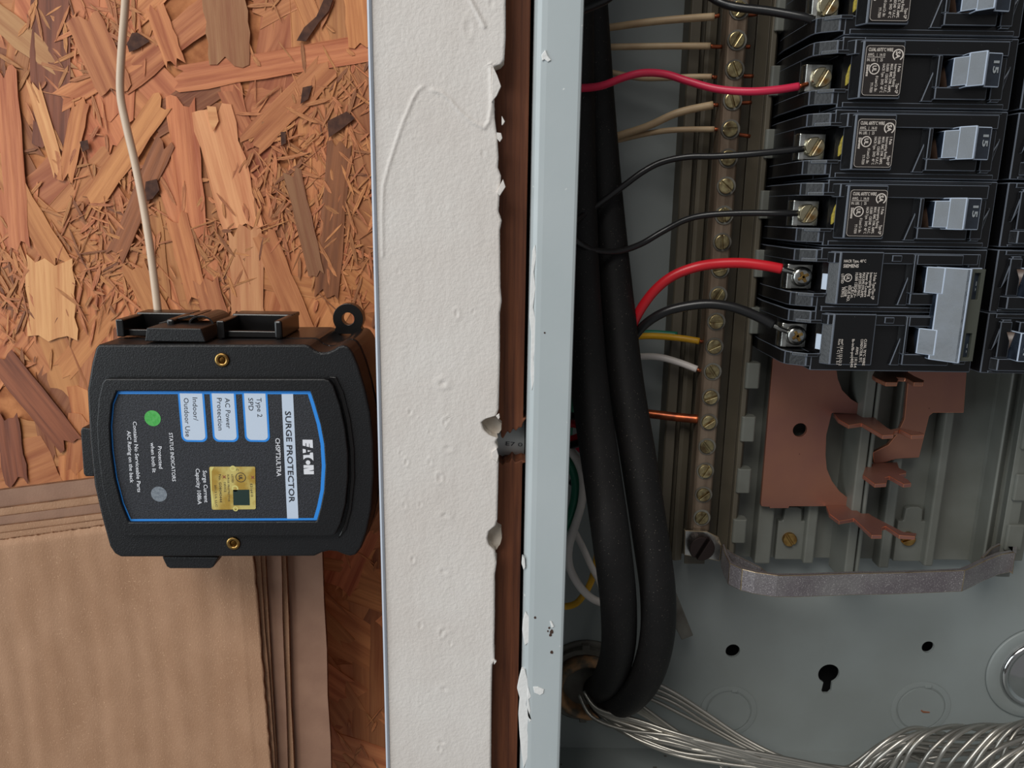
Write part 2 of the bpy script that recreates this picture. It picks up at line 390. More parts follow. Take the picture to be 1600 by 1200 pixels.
# small splinters between the strands
t = bmesh.new(); uvl = t.loops.layers.uv.new('UVMap'); rl = t.verts.layers.float.new('rnd')
SPC = [P(u*.43, v*.43, OSBD)+(s, t_) for u, v, s, t_ in ((1010,620,13,26),(1290,440,14,22),(1290,900,12,30),(400,780,18,16),(380,1000,20,14),(330,120,14,14),(800,960,10,18),(70,1080,10,18),(1100,760,14,20))]
for i in range(1500):
    x = rs.uniform(-340, -5); z = rs.uniform(-370, 135); l = rs.uniform(4, 20); w_ = rs.uniform(.5, 2.2)
    if mnoise.noise(Vector((x*.014, z*.014, 3))) < .16+rs.uniform(-.2, .18):
        k_ = SPC[i % len(SPC)]; x = k_[0]+rs.gauss(0, k_[2]); z = k_[1]+rs.gauss(0, k_[3])
    a = rs.gauss(math.pi/2, .8); rv = rs.random(); ca, sa = math.cos(a), math.sin(a); d = OSBD-.9-rs.uniform(0, .9)
    pts = [(-l/2, -w_*.2), (-l*.2, -w_*.5), (l*.3, -w_*.45), (l/2, 0), (l*.25, w_*.5), (-l*.3, w_*.4)]
    tl = rs.uniform(-.015, .015)
    def vv(px, pz, dd): 
        v = t.verts.new(wpos((x+px*ca-pz*sa, d+dd+px*tl, z+px*sa+pz*ca))-ORG[wall.name]); v[rl] = rv; return v
    A = [vv(px, pz, 0) for px, pz in pts]; B = [vv(px, pz, .15) for px, pz in pts]
    f = t.faces.new(A)
    for lo_, (px, pz) in zip(f.loops, pts): lo_[uvl].uv = (px*.3+rv*50, pz*.3)
    for k in range(6):
        g = t.faces.new((A[k], B[k], B[(k+1) % 6], A[(k+1) % 6]))
        for lo_ in g.loops: lo_[uvl].uv = (rv*50, .3)
bmesh.ops.recalc_face_normals(t, faces=t.faces)
me = bpy.data.meshes.new('wood_splinters'); t.to_mesh(me); t.free(); me.materials.append(M['splinter'])
o = bpy.data.objects.new('wood_splinters', me); COL.objects.link(o); o.parent = wall; o['kind'] = 'stuff'

# ---- wooden stud with a rough notch
nz = [P(800, v, 276)[1] for v in (655, 716)]
def jag(x0, x1, z, amp, up, n=9, sd=1):
    r = random.Random(sd); return [(x0+(x1-x0)*i/n, z+r.uniform(0, amp)*up) for i in range(n+1)]
mb = MB()
up_edge = [(-16, -74.5)]+[P(u, v, 276) for u, v in ((783,664),(783,676),(786,680),(793,668),(797,672),(802,664),(806,668),(811,662),(815,663),(817,655),(822,648),(826,648))]
lo_edge = [P(u, v, 276) for u, v in ((828,718),(822,716),(815,712),(811,714),(805,716),(800,709),(795,717),(789,716),(785,720),(781,716))]+[(-16, -91)]
R_ = 4.3
mb.prism([(-44, 190)]+[(-44, -74.5)]+up_edge[1:-1]+[(R_, up_edge[-1][1])]+[(R_, 190)], 271, 400, .4)
mb.prism([(-44, -340)]+[(R_, -340)]+[(R_, lo_edge[0][1])]+lo_edge[1:-1]+[(-44, -91)], 271, 400, .4)
obj('wall_stud', mb, 'stud', label='rough brown timber stud seen between white drywall edge and grey panel lip', cat='stud', c=(-20, 320, -340))
# grey conduit nipple through the notch
t = thing('conduit', 'short grey printed conduit crossing the torn notch in the brown timber stud', 'conduit', (-20, 300, -84))
mb = MB(); mb.lathe((-43.5, 290, -83.5), [(10.5, 0), (12.5, 0), (12.5, 48.5), (10.5, 48.5)], 40, 'x'); obj('tube', mb, 'pvc', t)
mb = MB()
mb.text('A', P(791, 677, 278), P(797, 677, 278), 1.5, 278.3)
mb.text('E7 0', P(790, 696, 277.5), P(816, 698, 277.5), 1.6, 277.6)
obj('printed_lettering', mb, 'dark_ink', t)

# ---- drywall strip (front face displaced: trowel ridges, fastener dimples, blisters)
edge = [(790,-120),(790,60),(788,92),(783,100),(771,104),(773,125),(772,150),(773,185),(777,215),(779,245),(778,262),(783,275),(781,300),(779,330),(784,345),(781,360),(782,450),(784,470),(781,490),(781,560),(779,640),(775,650),(760,654),(752,660),(756,672),(766,681),(778,684),(774,692),(779,700),(770,708),(773,718),(779,722),(778,770),(777,812),(774,822),(764,830),(761,842),(764,852),(773,860),(776,880),(773,900),(773,960),(772,1010),(773,1032),(769,1040),(768,1080),(767,1200),(767,1400)]
EP = sorted([P(u, v, 262)[::-1] for u, v in edge])
def redge(z):
    for (z0, x0), (z1, x1) in zip(EP, EP[1:]):
        if z0 <= z <= z1: return x0+(x1-x0)*(z-z0)/max(z1-z0, 1e-6)
    return EP[0][1] if z < EP[0][0] else EP[-1][1]
ridges = [([(598,400),(597,340),(599,290),(607,260),(618,225),(632,185),(645,155),(652,142),(660,136)], 1.0), ([(675,141),(690,145),(705,158),(722,178),(740,192),(757,200),(764,190),(768,165),(767,100)], 1.3), ([(731,-10),(740,10),(748,25),(757,42)], 1.6)]
RP = [([P(u, v, 262) for u, v in r], a) for r, a in ridges]
dim = [P(u, v, 262) for u, v in ((693,598),(690,600),(700,700),(695,806),(694,893),(694,985),(694,1077),(690,1160))]
bl = [(P(u, v, 262), r, a) for u, v, r, a in ((732,43,1.6,.7),(768,5,1,.5),(690,120,.7,.5),(755,240,1,.4),(713,490,.9,.9),(700,655,.7,.8),(695,660,.9,.6),(641,644,.8,.7),(655,655,.5,.5),(626,708,.6,.6),(635,722,.8,.9),(672,722,.8,.7),(672,675,.7,.5),(632,790,.9,.6),(657,788,.8,.7),(687,747,1.1,.9),(645,874,.9,.9),(657,977,1,.8),(690,990,1,.9),(704,1005,.8,.7),(715,1040,.6,.5),(655,1098,.6,.5),(687,1170,1,.8),(622,424,.8,.4),(740,487,.7,.5),(762,283,.6,.4),(652,620,.5,.4),(685,560,.6,.5),(609,488,.6,.5),(710,945,.5,.6))]
for _ in range(60): bl.append(((rs.uniform(-43, -8), rs.uniform(-215, 65)), rs.uniform(.25, .5), rs.uniform(.2, .5)))
def segd(p, a, b):
    ax, az = a; bx, bz = b; dx, dz = bx-ax, bz-az; L2 = dx*dx+dz*dz
    k = max(0, min(1, ((p[0]-ax)*dx+(p[1]-az)*dz)/L2)); qx, qz = ax+k*dx, az+k*dz
    s = (p[0]-ax)*dz-(p[1]-az)*dx
    return math.hypot(p[0]-qx, p[1]-qz), (1 if s > 0 else -1), k
def hgt(x, z):
    h = .10*mnoise.noise(Vector((x*.08, z*.03, 0)))+.05*mnoise.noise(Vector((x*.35, z*.18, 5)))
    for pl, a in RP:
        if not (min(p[0] for p in pl)-4 < x < max(p[0] for p in pl)+4 and min(p[1] for p in pl)-4 < z < max(p[1] for p in pl)+4): continue
        best = min((segd((x, z), p, q) for p, q in zip(pl, pl[1:])), key=lambda q: q[0])
        h += a*.36*math.exp(-(best[0]/.5)**2)
    for c in dim:
        d = math.hypot(x-c[0], (z-c[1])*1.2); h += .10*math.exp(-((d-1.8)/1.4)**2)-.2*math.exp(-(d/1.0)**2)
    for c, r, a in bl:
        d = math.hypot((x-c[0]), (z-c[1])*.55)/r
        if d < 3: h += a*(.16*math.exp(-((d-1.1)/.4)**2)-.2*math.exp(-(d/.7)**2))
    return h
t = bmesh.new(); NX, NZ = 90, 700; z0, z1 = -250, 100; grid = []
zs = [-340]+[z0+(z1-z0)*j/NZ for j in range(NZ+1)]+[190]
for z in zs:
    row = []; xr = redge(z)
    for i in range(NX+1):
        x = -46.2+(xr+46.2)*i/NX
        fade = min(1, (NX-i)/2)
        row.append(t.verts.new((x, 262-hgt(x, z)*fade+(.0 if i < NX else .35), z)))
    grid.append(row)
for a, b in zip(grid, grid[1:]):
    for i in range(NX): f = t.faces.new((a[i], a[i+1], b[i+1], b[i])); f.smooth = True
bound = [r[NX] for r in grid]; back = [t.verts.new((v.co.x-.3+rs.uniform(-.5, .3), 270.6, v.co.z)) for v in bound]
for i in range(len(bound)-1): f = t.faces.new((bound[i], back[i], back[i+1], bound[i+1])); f.material_index = 1
lb = [r[0] for r in grid]; lk = [t.verts.new((-46.2, 270.6, v.co.z)) for v in lb]
for i in range(len(lb)-1): t.faces.new((lb[i], lb[i+1], lk[i+1], lk[i]))
for i in range(len(lb)-1): f = t.faces.new((back[i], lk[i], lk[i+1], back[i+1])); f.material_index = 1
t.faces.new(grid[0]+[back[0], lk[0]]); t.faces.new(grid[-1][::-1]+[lk[-1], back[-1]])
mb = MB(); me = bpy.data.meshes.new('t'); bmesh.ops.recalc_face_normals(t, faces=t.faces); t.to_mesh(me); t.free(); mb.bm.from_mesh(me)
dw = obj('wall_front', mb, ['drywall', 'gypsum'], kind='structure', c=(-26, 268, -100))
# metal corner bead on the left edge
mb = MB(); pts = []
mb.prismz([(-47.3, 271), (-47.3, 261.2), (-46.6, 260.9), (-45.9, 261.6), (-46.0, 262.3), (-46.5, 271)], -340, 190, .15)
obj('corner_bead', mb, 'bead', dw, label='thin metal bead with rust flecks on the left edge')
# torn paper and paint flakes along the ragged edge
for pts in ([(770,103),(777,118),(783,135),(776,150),(768,160),(769,125)], [(784,181),(789,190),(786,195),(784,196)], [(776,207),(783,208),(785,216),(781,222),(777,217)], [(786,280),(790,292),(781,306),(776,301)], [(779,655),(775,650),(780,646),(781,652)], [(776,700),(768,706),(770,716),(777,722),(779,712)], [(772,1030),(776,1033),(772,1038)]):
    mb = MB(); mb.prism(PP(pts, 261.6), 261.2, 262.2, .15); obj('paint_flake', mb, 'drywall', dw)
# torn hollow in the face at the notch and one lower
for c, rx, rz in ((P(765, 668, 266), 4.2, 3.6), (P(770, 841, 266), 3.6, 5.2)):
    mb = MB(); mb.plate([(x+rs.uniform(-.4,.4), z+rs.uniform(-.4,.4)) for x, z in circ(c, 1, 20, rx, rz)], [], 267.4, 272, 0); obj('torn_gypsum', mb, 'gypsum', dw)

# ================================================================ ELECTRICAL PANEL BOX
X0, X1, ZB, ZT, DB = 6.0, 367, -283, 175, 362
box = thing('panel_box', 'grey painted steel electrical panel enclosure with open front beside the stud', 'electrical panel', (180, 310, ZB))
hole_l, hole_r = P(1145, 1017, DB), P(1450, 1011, DB); key = P(1295, 1053, DB)
bush = P(915, 1062, DB); plug = P(1618, 1050, DB)
kh = []
for i in range(25):
    a = math.radians(-65+310*i/24); kh.append((key[0]+5.6*math.cos(a), key[1]+5.6*math.sin(a)))
kh += [(key[0]-2.9, key[1]-10), (key[0]-1.6, key[1]-11.6), (key[0]+1.0, key[1]-11.6), (key[0]+2.3, key[1]-10)]
mb = MB(); mb.plate([(X0, ZB), (X1, ZB), (X1, ZT), (X0, ZT)], [circ(hole_l, 3.8, 20), circ(hole_r, 3.3, 20), kh, circ(bush, 17.5, 32)], DB, DB+1.5)
obj('back_panel', mb, 'grey_shaded', box)
mb = MB(); mb.box(X0, X1, DB+25, DB+26, ZB-20, ZT, 0); obj('shadow_board', mb, 'void', box)
for z_, nm in ((ZB, 'bottom_panel'), (ZT, 'top_panel')):
    mb = MB(); mb.box(X0, X1, 266, DB+1.5, z_-1.5, z_, 0); obj(nm, mb, 'grey_shaded', box)
mb = MB()
# left side wall bent round into the front lip
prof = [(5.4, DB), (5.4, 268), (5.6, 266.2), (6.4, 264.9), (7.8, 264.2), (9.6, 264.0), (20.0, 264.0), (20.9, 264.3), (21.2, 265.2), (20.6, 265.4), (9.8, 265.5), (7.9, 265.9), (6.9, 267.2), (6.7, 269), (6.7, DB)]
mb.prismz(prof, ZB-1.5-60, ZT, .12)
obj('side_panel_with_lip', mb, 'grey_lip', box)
mb = MB(); mb.box(X1, X1+1.5, 264, DB, ZB, ZT, 0); obj('side_panel', mb, 'grey_shaded', box)
# caulk and white paint smeared on the rounded lip edge
def blob(pts, D, th=.35, m='caulk', name='white_paint_smear', par=box, bev=.15):
    mb = MB(); mb.prism(PP(pts, D), D-th, D+1.3, bev); return obj(name, mb, m, par)
blob([(832,392),(836,382),(838,400),(834,425),(837,450),(833,480),(838,505),(837,540),(834,560),(836,590),(831,610),(829,580),(830,520),(827,495),(829,440)], 264.6)
blob([(821,955),(826,962),(830,975),(836,988),(838,1005),(833,1010),(826,1003),(820,1008),(816,985),(817,970)], 264.6)
blob([(820,1045),(824,1060),(826,1078),(822,1100),(826,1120),(824,1140),(828,1165),(824,1185),(818,1200),(812,1150),(810,1115),(812,1090),(808,1075),(811,1060),(815,1045)], 264.5)
blob([(825,1072),(830,1088),(826,1092),(829,1110),(826,1120),(831,1124),(827,1128),(823,1105)], 264.3)
blob([(816,868),(820,872),(821,886),(818,890),(815,880)], 264.6)
blob([(833,1073),(841,1073),(850,1077),(849,1083),(844,1086),(835,1082)], 263.9, .2)
blob([(859,970),(862,971),(866,979),(862,981)], 263.9, .2)
blob([(846,86),(852,78),(856,88),(861,94),(856,97),(851,93),(847,95)], 263.9, .3)
for (u, v, r) in ((858,981,.5),(862,987,.9),(860,992,.7),(862,1019,.7),(836,965,.5),(856,986,.4),(851,520,.35)):
    mb = MB(); c = P(u, v, 264); mb.prism([(c[0]+r*math.cos(a)*rs.uniform(.6, 1), c[1]+r*math.sin(a)*rs.uniform(.7, 1.2)) for a in [k*math.pi/4 for k in range(8)]], 263.85, 264.2, 0); obj('rust_spot', mb, 'rustspot', box)
# knockouts
for u, v, ro in ((1138,1111,15.6), (1438,1106,16.2)):
    c = P(u, v, DB)
    mb = MB()
    mb.lathe((c[0], DB, c[1]), [(ro+.35, .4), (ro+.35, -.05), (ro, -.05), (ro, .3), (ro-.5, .3), (ro-.5, -.35), (ro-2.4, -.5), (ro-3.2, -.5), (ro-3.3, .3), (ro-3.9, .3), (ro-4.1, -.75), (0.01, -.75)], 48, smooth=False)
    k = obj('knockout', mb, 'grey_shaded', box)
    for a in (80, 260):
        mb = MB(); q = (c[0]+(ro-2.9)*math.cos(math.radians(a)), c[1]+(ro-2.9)*math.sin(math.radians(a))); mb.box(q[0]-1.6, q[0]+1.6, DB-1.0, DB-.2, q[1]-.9, q[1]+.9, .3); obj('retaining_tab', mb, 'grey_shaded', k)
mb = MB(); q = P(1447, 1111, DB-.8); mb.prism([(q[0]-2.6, q[1]+.8), (q[0]-1.4, q[1]), (q[0]+2, q[1]-.4), (q[0]+1.8, q[1]-1), (q[0]-1.6, q[1]-1), (q[0]-2.8, q[1])], DB-1.1, DB-.4, .1); obj('paint_chip', mb, 'copper_edge', box)
# chrome hole plug at the right
t = thing('hole_plug', 'domed chrome hole plug on grey washer ring at the right frame edge', 'hole plug', (plug[0], DB, plug[1]))
mb = MB(); mb.lathe((plug[0], DB-.1, plug[1]), [(26.4, 0), (26.4, -1.1), (25.8, -1.5), (17, -1.5), (16, 0)], 64); obj('washer_ring', mb, 'grey_shaded', t)
mb = MB(); mb.lathe((plug[0], DB-.1, plug[1]), [(19.6, 0), (19.6, -2), (19.0, -3.2), (17.8, -3.8), (16.4, -3.4), (15.6, -2.4), (15, -2.4), (11, -4.2), (6, -5.2), (.01, -5.6)], 64); obj('chrome_dome', mb, 'chrome', t)
# conduit bushing in the lower left hole
t = thing('conduit_bushing', 'rusty brown conduit bushing in the lower left corner holding both black cables', 'bushing', (bush[0], DB, bush[1]))
bx, bz = bush
mb = MB(); mb.lathe((bx, DB, bz), [(23.5, 0), (23.5, -1), (22.5, -1.6), (19, -1.6), (18.6, 0)], 48); obj('knockout_ring', mb, 'dirt', t)
mb = MB(); mb.lathe((bx-1, DB, bz), [(20.5, -1.2), (20.5, -4.6), (17.8, -4.6), (17.8, 14), (20.5, 14)], 24, smooth=False)
for k in range(8):
    a = k*math.pi/4; mb.box(bx-1+20.6*math.cos(a)-2, bx-1+20.6*math.cos(a)+2, DB-4.8, DB-1.4, bz+20.6*math.sin(a)-2, bz+20.6*math.sin(a)+2, .5)
obj('locknut', mb, 'dirt', t)
mb = MB(); mb.lathe((bx+1, DB, bz-1), [(17.4, 14), (17.4, -7), (16.6, -9), (15.2, -9.8), (13.8, -9), (13.2, -6), (13.2, 14)], 40)
for v in mb.bm.verts: v.co += Vector((1, 1, 1))*.45*mnoise.noise(v.co*.35)
obj('threaded_throat', mb, 'rust', t)
mb = MB(); mb.lathe((bx+1, DB+8, bz-1), [(16, 0), (.01, .5)], 24); obj('dark_opening', mb, 'void', t)

# ================================================================ INNER RAILS (mounting pan)
PANZ = -165.5
pan = thing('mounting_pan', 'grey moulded mounting pan with ribs and hook tabs behind the breakers', 'mounting pan', (180, 352, PANZ))
def XA(u, D, v=870): return XR(u, v, D)
xl, xr_ = XA(1150, 350), XR(1632, 700, 350)
mb = MB(); mb.box(xl-3, xr_, 351.5, 356, PANZ, 150, .5); obj('base_plate', mb, 'grey_rail', pan)
for a, b, top in ((1180,1204,344), (1256,1272,345), (1375,1391,344), (1446,1460,344)):
    mb = MB(); xa, xb = XA(a, top), XA(b, top); mb.box(xa, xb, top, 352, PANZ-1.2 if a == 1375 else PANZ, 150, .8); obj('rib', mb, 'grey_rail', pan)
for a, b in ((1322,1336.5), (1339.5,1345)):
    mb = MB(); mb.box(XA(a, 334), XA(b, 334), 334, 352, PANZ-4, 150, .6); obj('centre_rib', mb, 'grey_rail', pan)
# right hand concave rail with hooks
def rowx(u, D): return XR(u, 870, D)
mb = MB(); mb.prismz([(rowx(1518,349), 352), (rowx(1518,349), 349), (rowx(1535,338), 338), (rowx(1537,338), 337.2), (rowx(1541,338), 338), (rowx(1546,343), 343), (rowx(1553,341), 341), (rowx(1556,336), 334.5), (rowx(1563,336), 334), (rowx(1583,334), 334), (rowx(1583,338), 352)], PANZ, 150, .35)
obj('side_rail', mb, 'grey_rail', pan)
for k in range(11):
    z = PANZ+14+k*24.6
    mb = MB(); xh = rowx(1583, 334); mb.box(xh-5.5, xh+2.2, 332.4, 337, z, z+13, .7); obj('hook_tab', mb, 'grey_rail', pan)
# left rail: profile read across the row y = 600
def xs(u, D): return XR(u, 600, D)
ROWD = 347
prof = [(xs(1041,352),361.8), (xs(1041,352),349), (xs(1045,349),348), (xs(1060,348),348), (xs(1060,354),354), (xs(1066,354),354), (xs(1066,346),345), (xs(1072,345),344), (xs(1083,345),345), (xs(1083,352),352), (xs(1088,352),352), (xs(1088,341),341), (xs(1122,341),341), (xs(1122,350),350), (xs(1137,350),350), (xs(1139,345),345), (xs(1158,345),346), (xs(1158,336),336), (xs(1161,334),334), (xs(1168,334),334), (xs(1170,336),336), (xs(1171,350),350), (xs(1171,358),361.8)]
mb = MB(); mb.prismz(prof, PANZ+1, 150, .3)
obj('neutral_rail', mb, 'brown_rail', pan)
for k in range(12):
    z = P(1170, 607, 333)[1]-24.6*3+k*24.6
    mb = MB(); xa = xs(1163, 334)
    mb.prismz([(xa, 337), (xa, 333.2), (xa+.8, 332.4), (xa+5.6, 332.4), (xa+6.4, 333.2), (xa+6.4, 337.5), (xa+4.8, 339), (xa, 339)], z, z+11.6, .4)
    obj('hook_tab', mb, 'grey_rail', pan)
# screw tabs at the foot of the pan
for cx, (ul, ur) in ((1233, (1211, 1254)), (1418, (1396, 1441))):
    xa, xb = XR(ul, 850, 350), XR(ur, 850, 350); zt = P(cx, 812, 350)[1]; zz = P(cx, 790, 350)[1]; mid = (xa+xb)/2
    mb = MB(); mb.prism([(xa, PANZ+.5), (xb, PANZ+.5), (xb, zt)]+[(mid+4.5, zt), (mid+4, zz-1), (mid+2, zz), (mid-2, zz), (mid-4, zz-1), (mid-4.5, zt)]+[(xa, zt)], 348.3, 351.5, .5)
    obj('screw_tab', mb, 'grey_rail', pan)
def screw_mb(c, D, r=3.2, h=1.8, slot=.8, ang=30, washer=False):
    """slotted pan head: real slot cut between two half heads"""
    mb = MB(); a = math.radians(ang); ca, sa = math.cos(a), math.sin(a)
    for sgn in (1, -1):
        pts = []; n = 12; b0 = math.asin(slot/2/r)
        for i in range(n+1):
            th = b0+(math.pi-2*b0)*i/n; pts.append((r*math.cos(th), sgn*r*math.sin(th)))
        pts = [(c[0]+x*ca-y*sa, c[1]+x*sa+y*ca) for x, y in pts]
        mb.prism(pts if sgn > 0 else pts[::-1], D-h, D-h*.35, .35, seg=2)
    mb.lathe((c[0], D, c[1]), [(r, 0), (r, -h*.45), (.01, -h*.45)], 24, smooth=False)
    return mb
def screwthing(c, D, r, ang, lab, par=None, m='brass'):
    return obj('screw', screw_mb(c, D, r, 2, .9, ang), m, par)
for u, v, a in ((1233, 842, -55), (1418, 841, 20)):
    screwthing(P(u, v, 348), 348.3, 3.4, a, '', pan)

# ================================================================ NEUTRAL BAR
nb = thing('neutral_bar', 'long tarnished metal terminal bar with a row of slotted screws left of breakers', 'terminal bar', (88, 335, -147))
zb0, zb1 = P(1092, 838, 331)[1], 150
sy = [15,63,109,157,202,247,291,336,378,420,461,502,541,580,620,659,697,735,772,808]
sz = [P(1151-.0718*(v-15)*1.0, v, 331)[1] for v in sy]
ang = [55,60,-65,-70,2,5,-40,-80,-85,15,60,5,25,-55,20,35,-50,60,40,55]
xa, xb = 88-4.3, 88+4.3
mb = MB()
bp = [(xa, 340), (xa, 332), (xa+1, 331), (xa+4, 330.6), (xb-1, 331), (xb, 332), (xb, 340)]
mb.prismz(bp, zb0, zb1, .3)
obj('bar_body', mb, 'bar', nb)
for i, z in enumerate(sz+[sz[0]+12.2*k for k in (1, 2, 3, 4, 5)]):
    a = ang[i] if i < len(ang) else 30
    mb = MB(); mb.ring((88, z), 3.0, 3.9, 330.2, 331.2, 24); obj('screw_hole_rim', mb, 'dirt', nb)
    h = (1.8, 1.5, 1.9)[i % 3]
    obj('terminal_screw', screw_mb((88-.2, z), 331, 3.1, h, .8, a), 'screw', nb)

# ================================================================ COPPER BUSES
cb = thing('copper_bus_plate', 'large red copper bus plate with round hole and long stab fingers', 'bus bar', P(1240, 700, 340)[:1]+(340,)+P(1240, 790, 340)[1:])
o = [(1213,500),(1189,788),(1190,791),(1203,792),(1203,794),(1232,794),(1233,791),(1290,791),(1328,790),(1326,779),(1312,768),(1300,752),(1292,733),(1290,712),(1291,680),(1298,652),(1300,645),(1345,647),(1345,633),(1330,624),(1316,610),(1309,592),(1306,570),(1306,500)]
mb = MB(); mb.plate(PP(o, 340), [circ(P(1250,672,340), 3.3, 20)], 340, 342, .25, bmi=1); obj('plate', mb, ['copper', 'copper_edge'], cb)
def stab(pts, v0, u0, par, D0=340, th=1.8):
    z = P(u0, v0, D0)[1]
    mb = MB(); poly = [PZ(u, v, z) for u, v in pts]
    a = sum(p[0]*q[1]-q[0]*p[1] for p, q in zip(poly, poly[1:]+poly[:1]))
    mb.prismz(poly, z-th, z, .25, bmi=1); return obj('stab_finger', mb, ['copper', 'copper_edge'], par)
stab([(1302,645),(1310,655),(1326,664),(1346,661),(1379,680),(1396,679),(1398,674),(1403,673),(1406,671),(1424,680),(1444,679),(1442,676),(1415,670),(1405,668),(1392,671),(1386,668),(1366,652),(1346,647)], 647, 1345, cb)
stab([(1291,790),(1296,803),(1311,814),(1334,810),(1362,836),(1378,836),(1378,824),(1384,822),(1405,836),(1430,838),(1432,833),(1412,831),(1398,824),(1363,806),(1358,802),(1346,802),(1328,790)], 790, 1328, cb)
cb2 = thing('copper_bus_plate', 'smaller stepped copper bus plate at right below the fifty amp breaker', 'bus bar', P(1440, 650, 341)[:1]+(341,)+P(1400, 720, 341)[1:])
o = [(1424,500),(1418,600),(1413,655),(1402,678),(1388,695),(1372,703),(1364,707),(1365,724),(1385,722),(1400,717),(1436,715),(1452,650),(1458,645),(1506,645),(1516,500)]
mb = MB(); mb.plate(PP(o, 341), [], 341, 343, .25, bmi=1); obj('plate', mb, ['copper', 'copper_edge'], cb2)
stab([(1352,730),(1348,742),(1367,756),(1385,755),(1386,751),(1383,746),(1390,744),(1412,756),(1424,755),(1420,750),(1405,741),(1416,739),(1416,736),(1405,731),(1402,722),(1366,723)], 724, 1385, cb2)
stab([(1363,586),(1368,590),(1384,597),(1402,597),(1404,592),(1400,589),(1415,590),(1428,597),(1443,597),(1444,594),(1430,588),(1420,582),(1410,572),(1370,572)], 572, 1390, cb2)

# ================================================================ ALUMINIUM STRAP ACROSS THE FOOT
zt = P(1128, 850, 331)[1]
st = thing('strap', 'dusty silver metal strap curving across below the copper plates', 'strap', (160, 310, zt-10))
front = [(1128,851),(1133,866),(1140,880),(1160,889),(1180,894),(1215,899),(1250,899),(1330,896),(1400,895),(1480,892),(1508,891),(1520,886),(1540,876),(1565,866),(1586,862)]
F_ = [PZ(u, v, zt) for u, v in front]
B_ = [(x+(1.6 if i < 5 else (0 if i < 10 else -1.2)), d+2.0) for i, (x, d) in enumerate(F_)]
mb = MB(); mb.prismz(F_+B_[::-1], zt-10.2, zt, .3, bmi=1)
obj('band', mb, ['strap', 'strap_edge'], st)
for pts in ([(1135,858),(1150,868),(1170,878),(1190,888),(1199,896)], [(1536,872),(1552,856),(1570,848),(1583,846),(1588,852),(1587,864)]):
    q = [PZ(u, v, zt+.2) for u, v in pts]; q2 = [(x, d+1.7) for x, d in q]
    mb = MB(); mb.prismz(q+q2[::-1], zt-9.8, zt+.2, .3, bmi=1); obj('folded_end', mb, ['strap', 'strap_edge'], st)
a_, b_ = P(1069, 826, 329), P(1127, 870, 329)
mb = MB(); mb.prism(PP([(1069,827),(1104,829),(1122,838),(1127,850),(1124,876),(1104,872),(1068,866)], 329), 328, 330.4, .4, bmi=1); obj('mounting_lug', mb, ['silver', 'strap_edge'], st)
c = P(1094, 852, 328)
mb = screw_mb(c, 328, 5.8, 4, 1.6, 62); obj('bolt', mb, mat('dark_bolt', rgb(62,52,50), .4, .8), st)

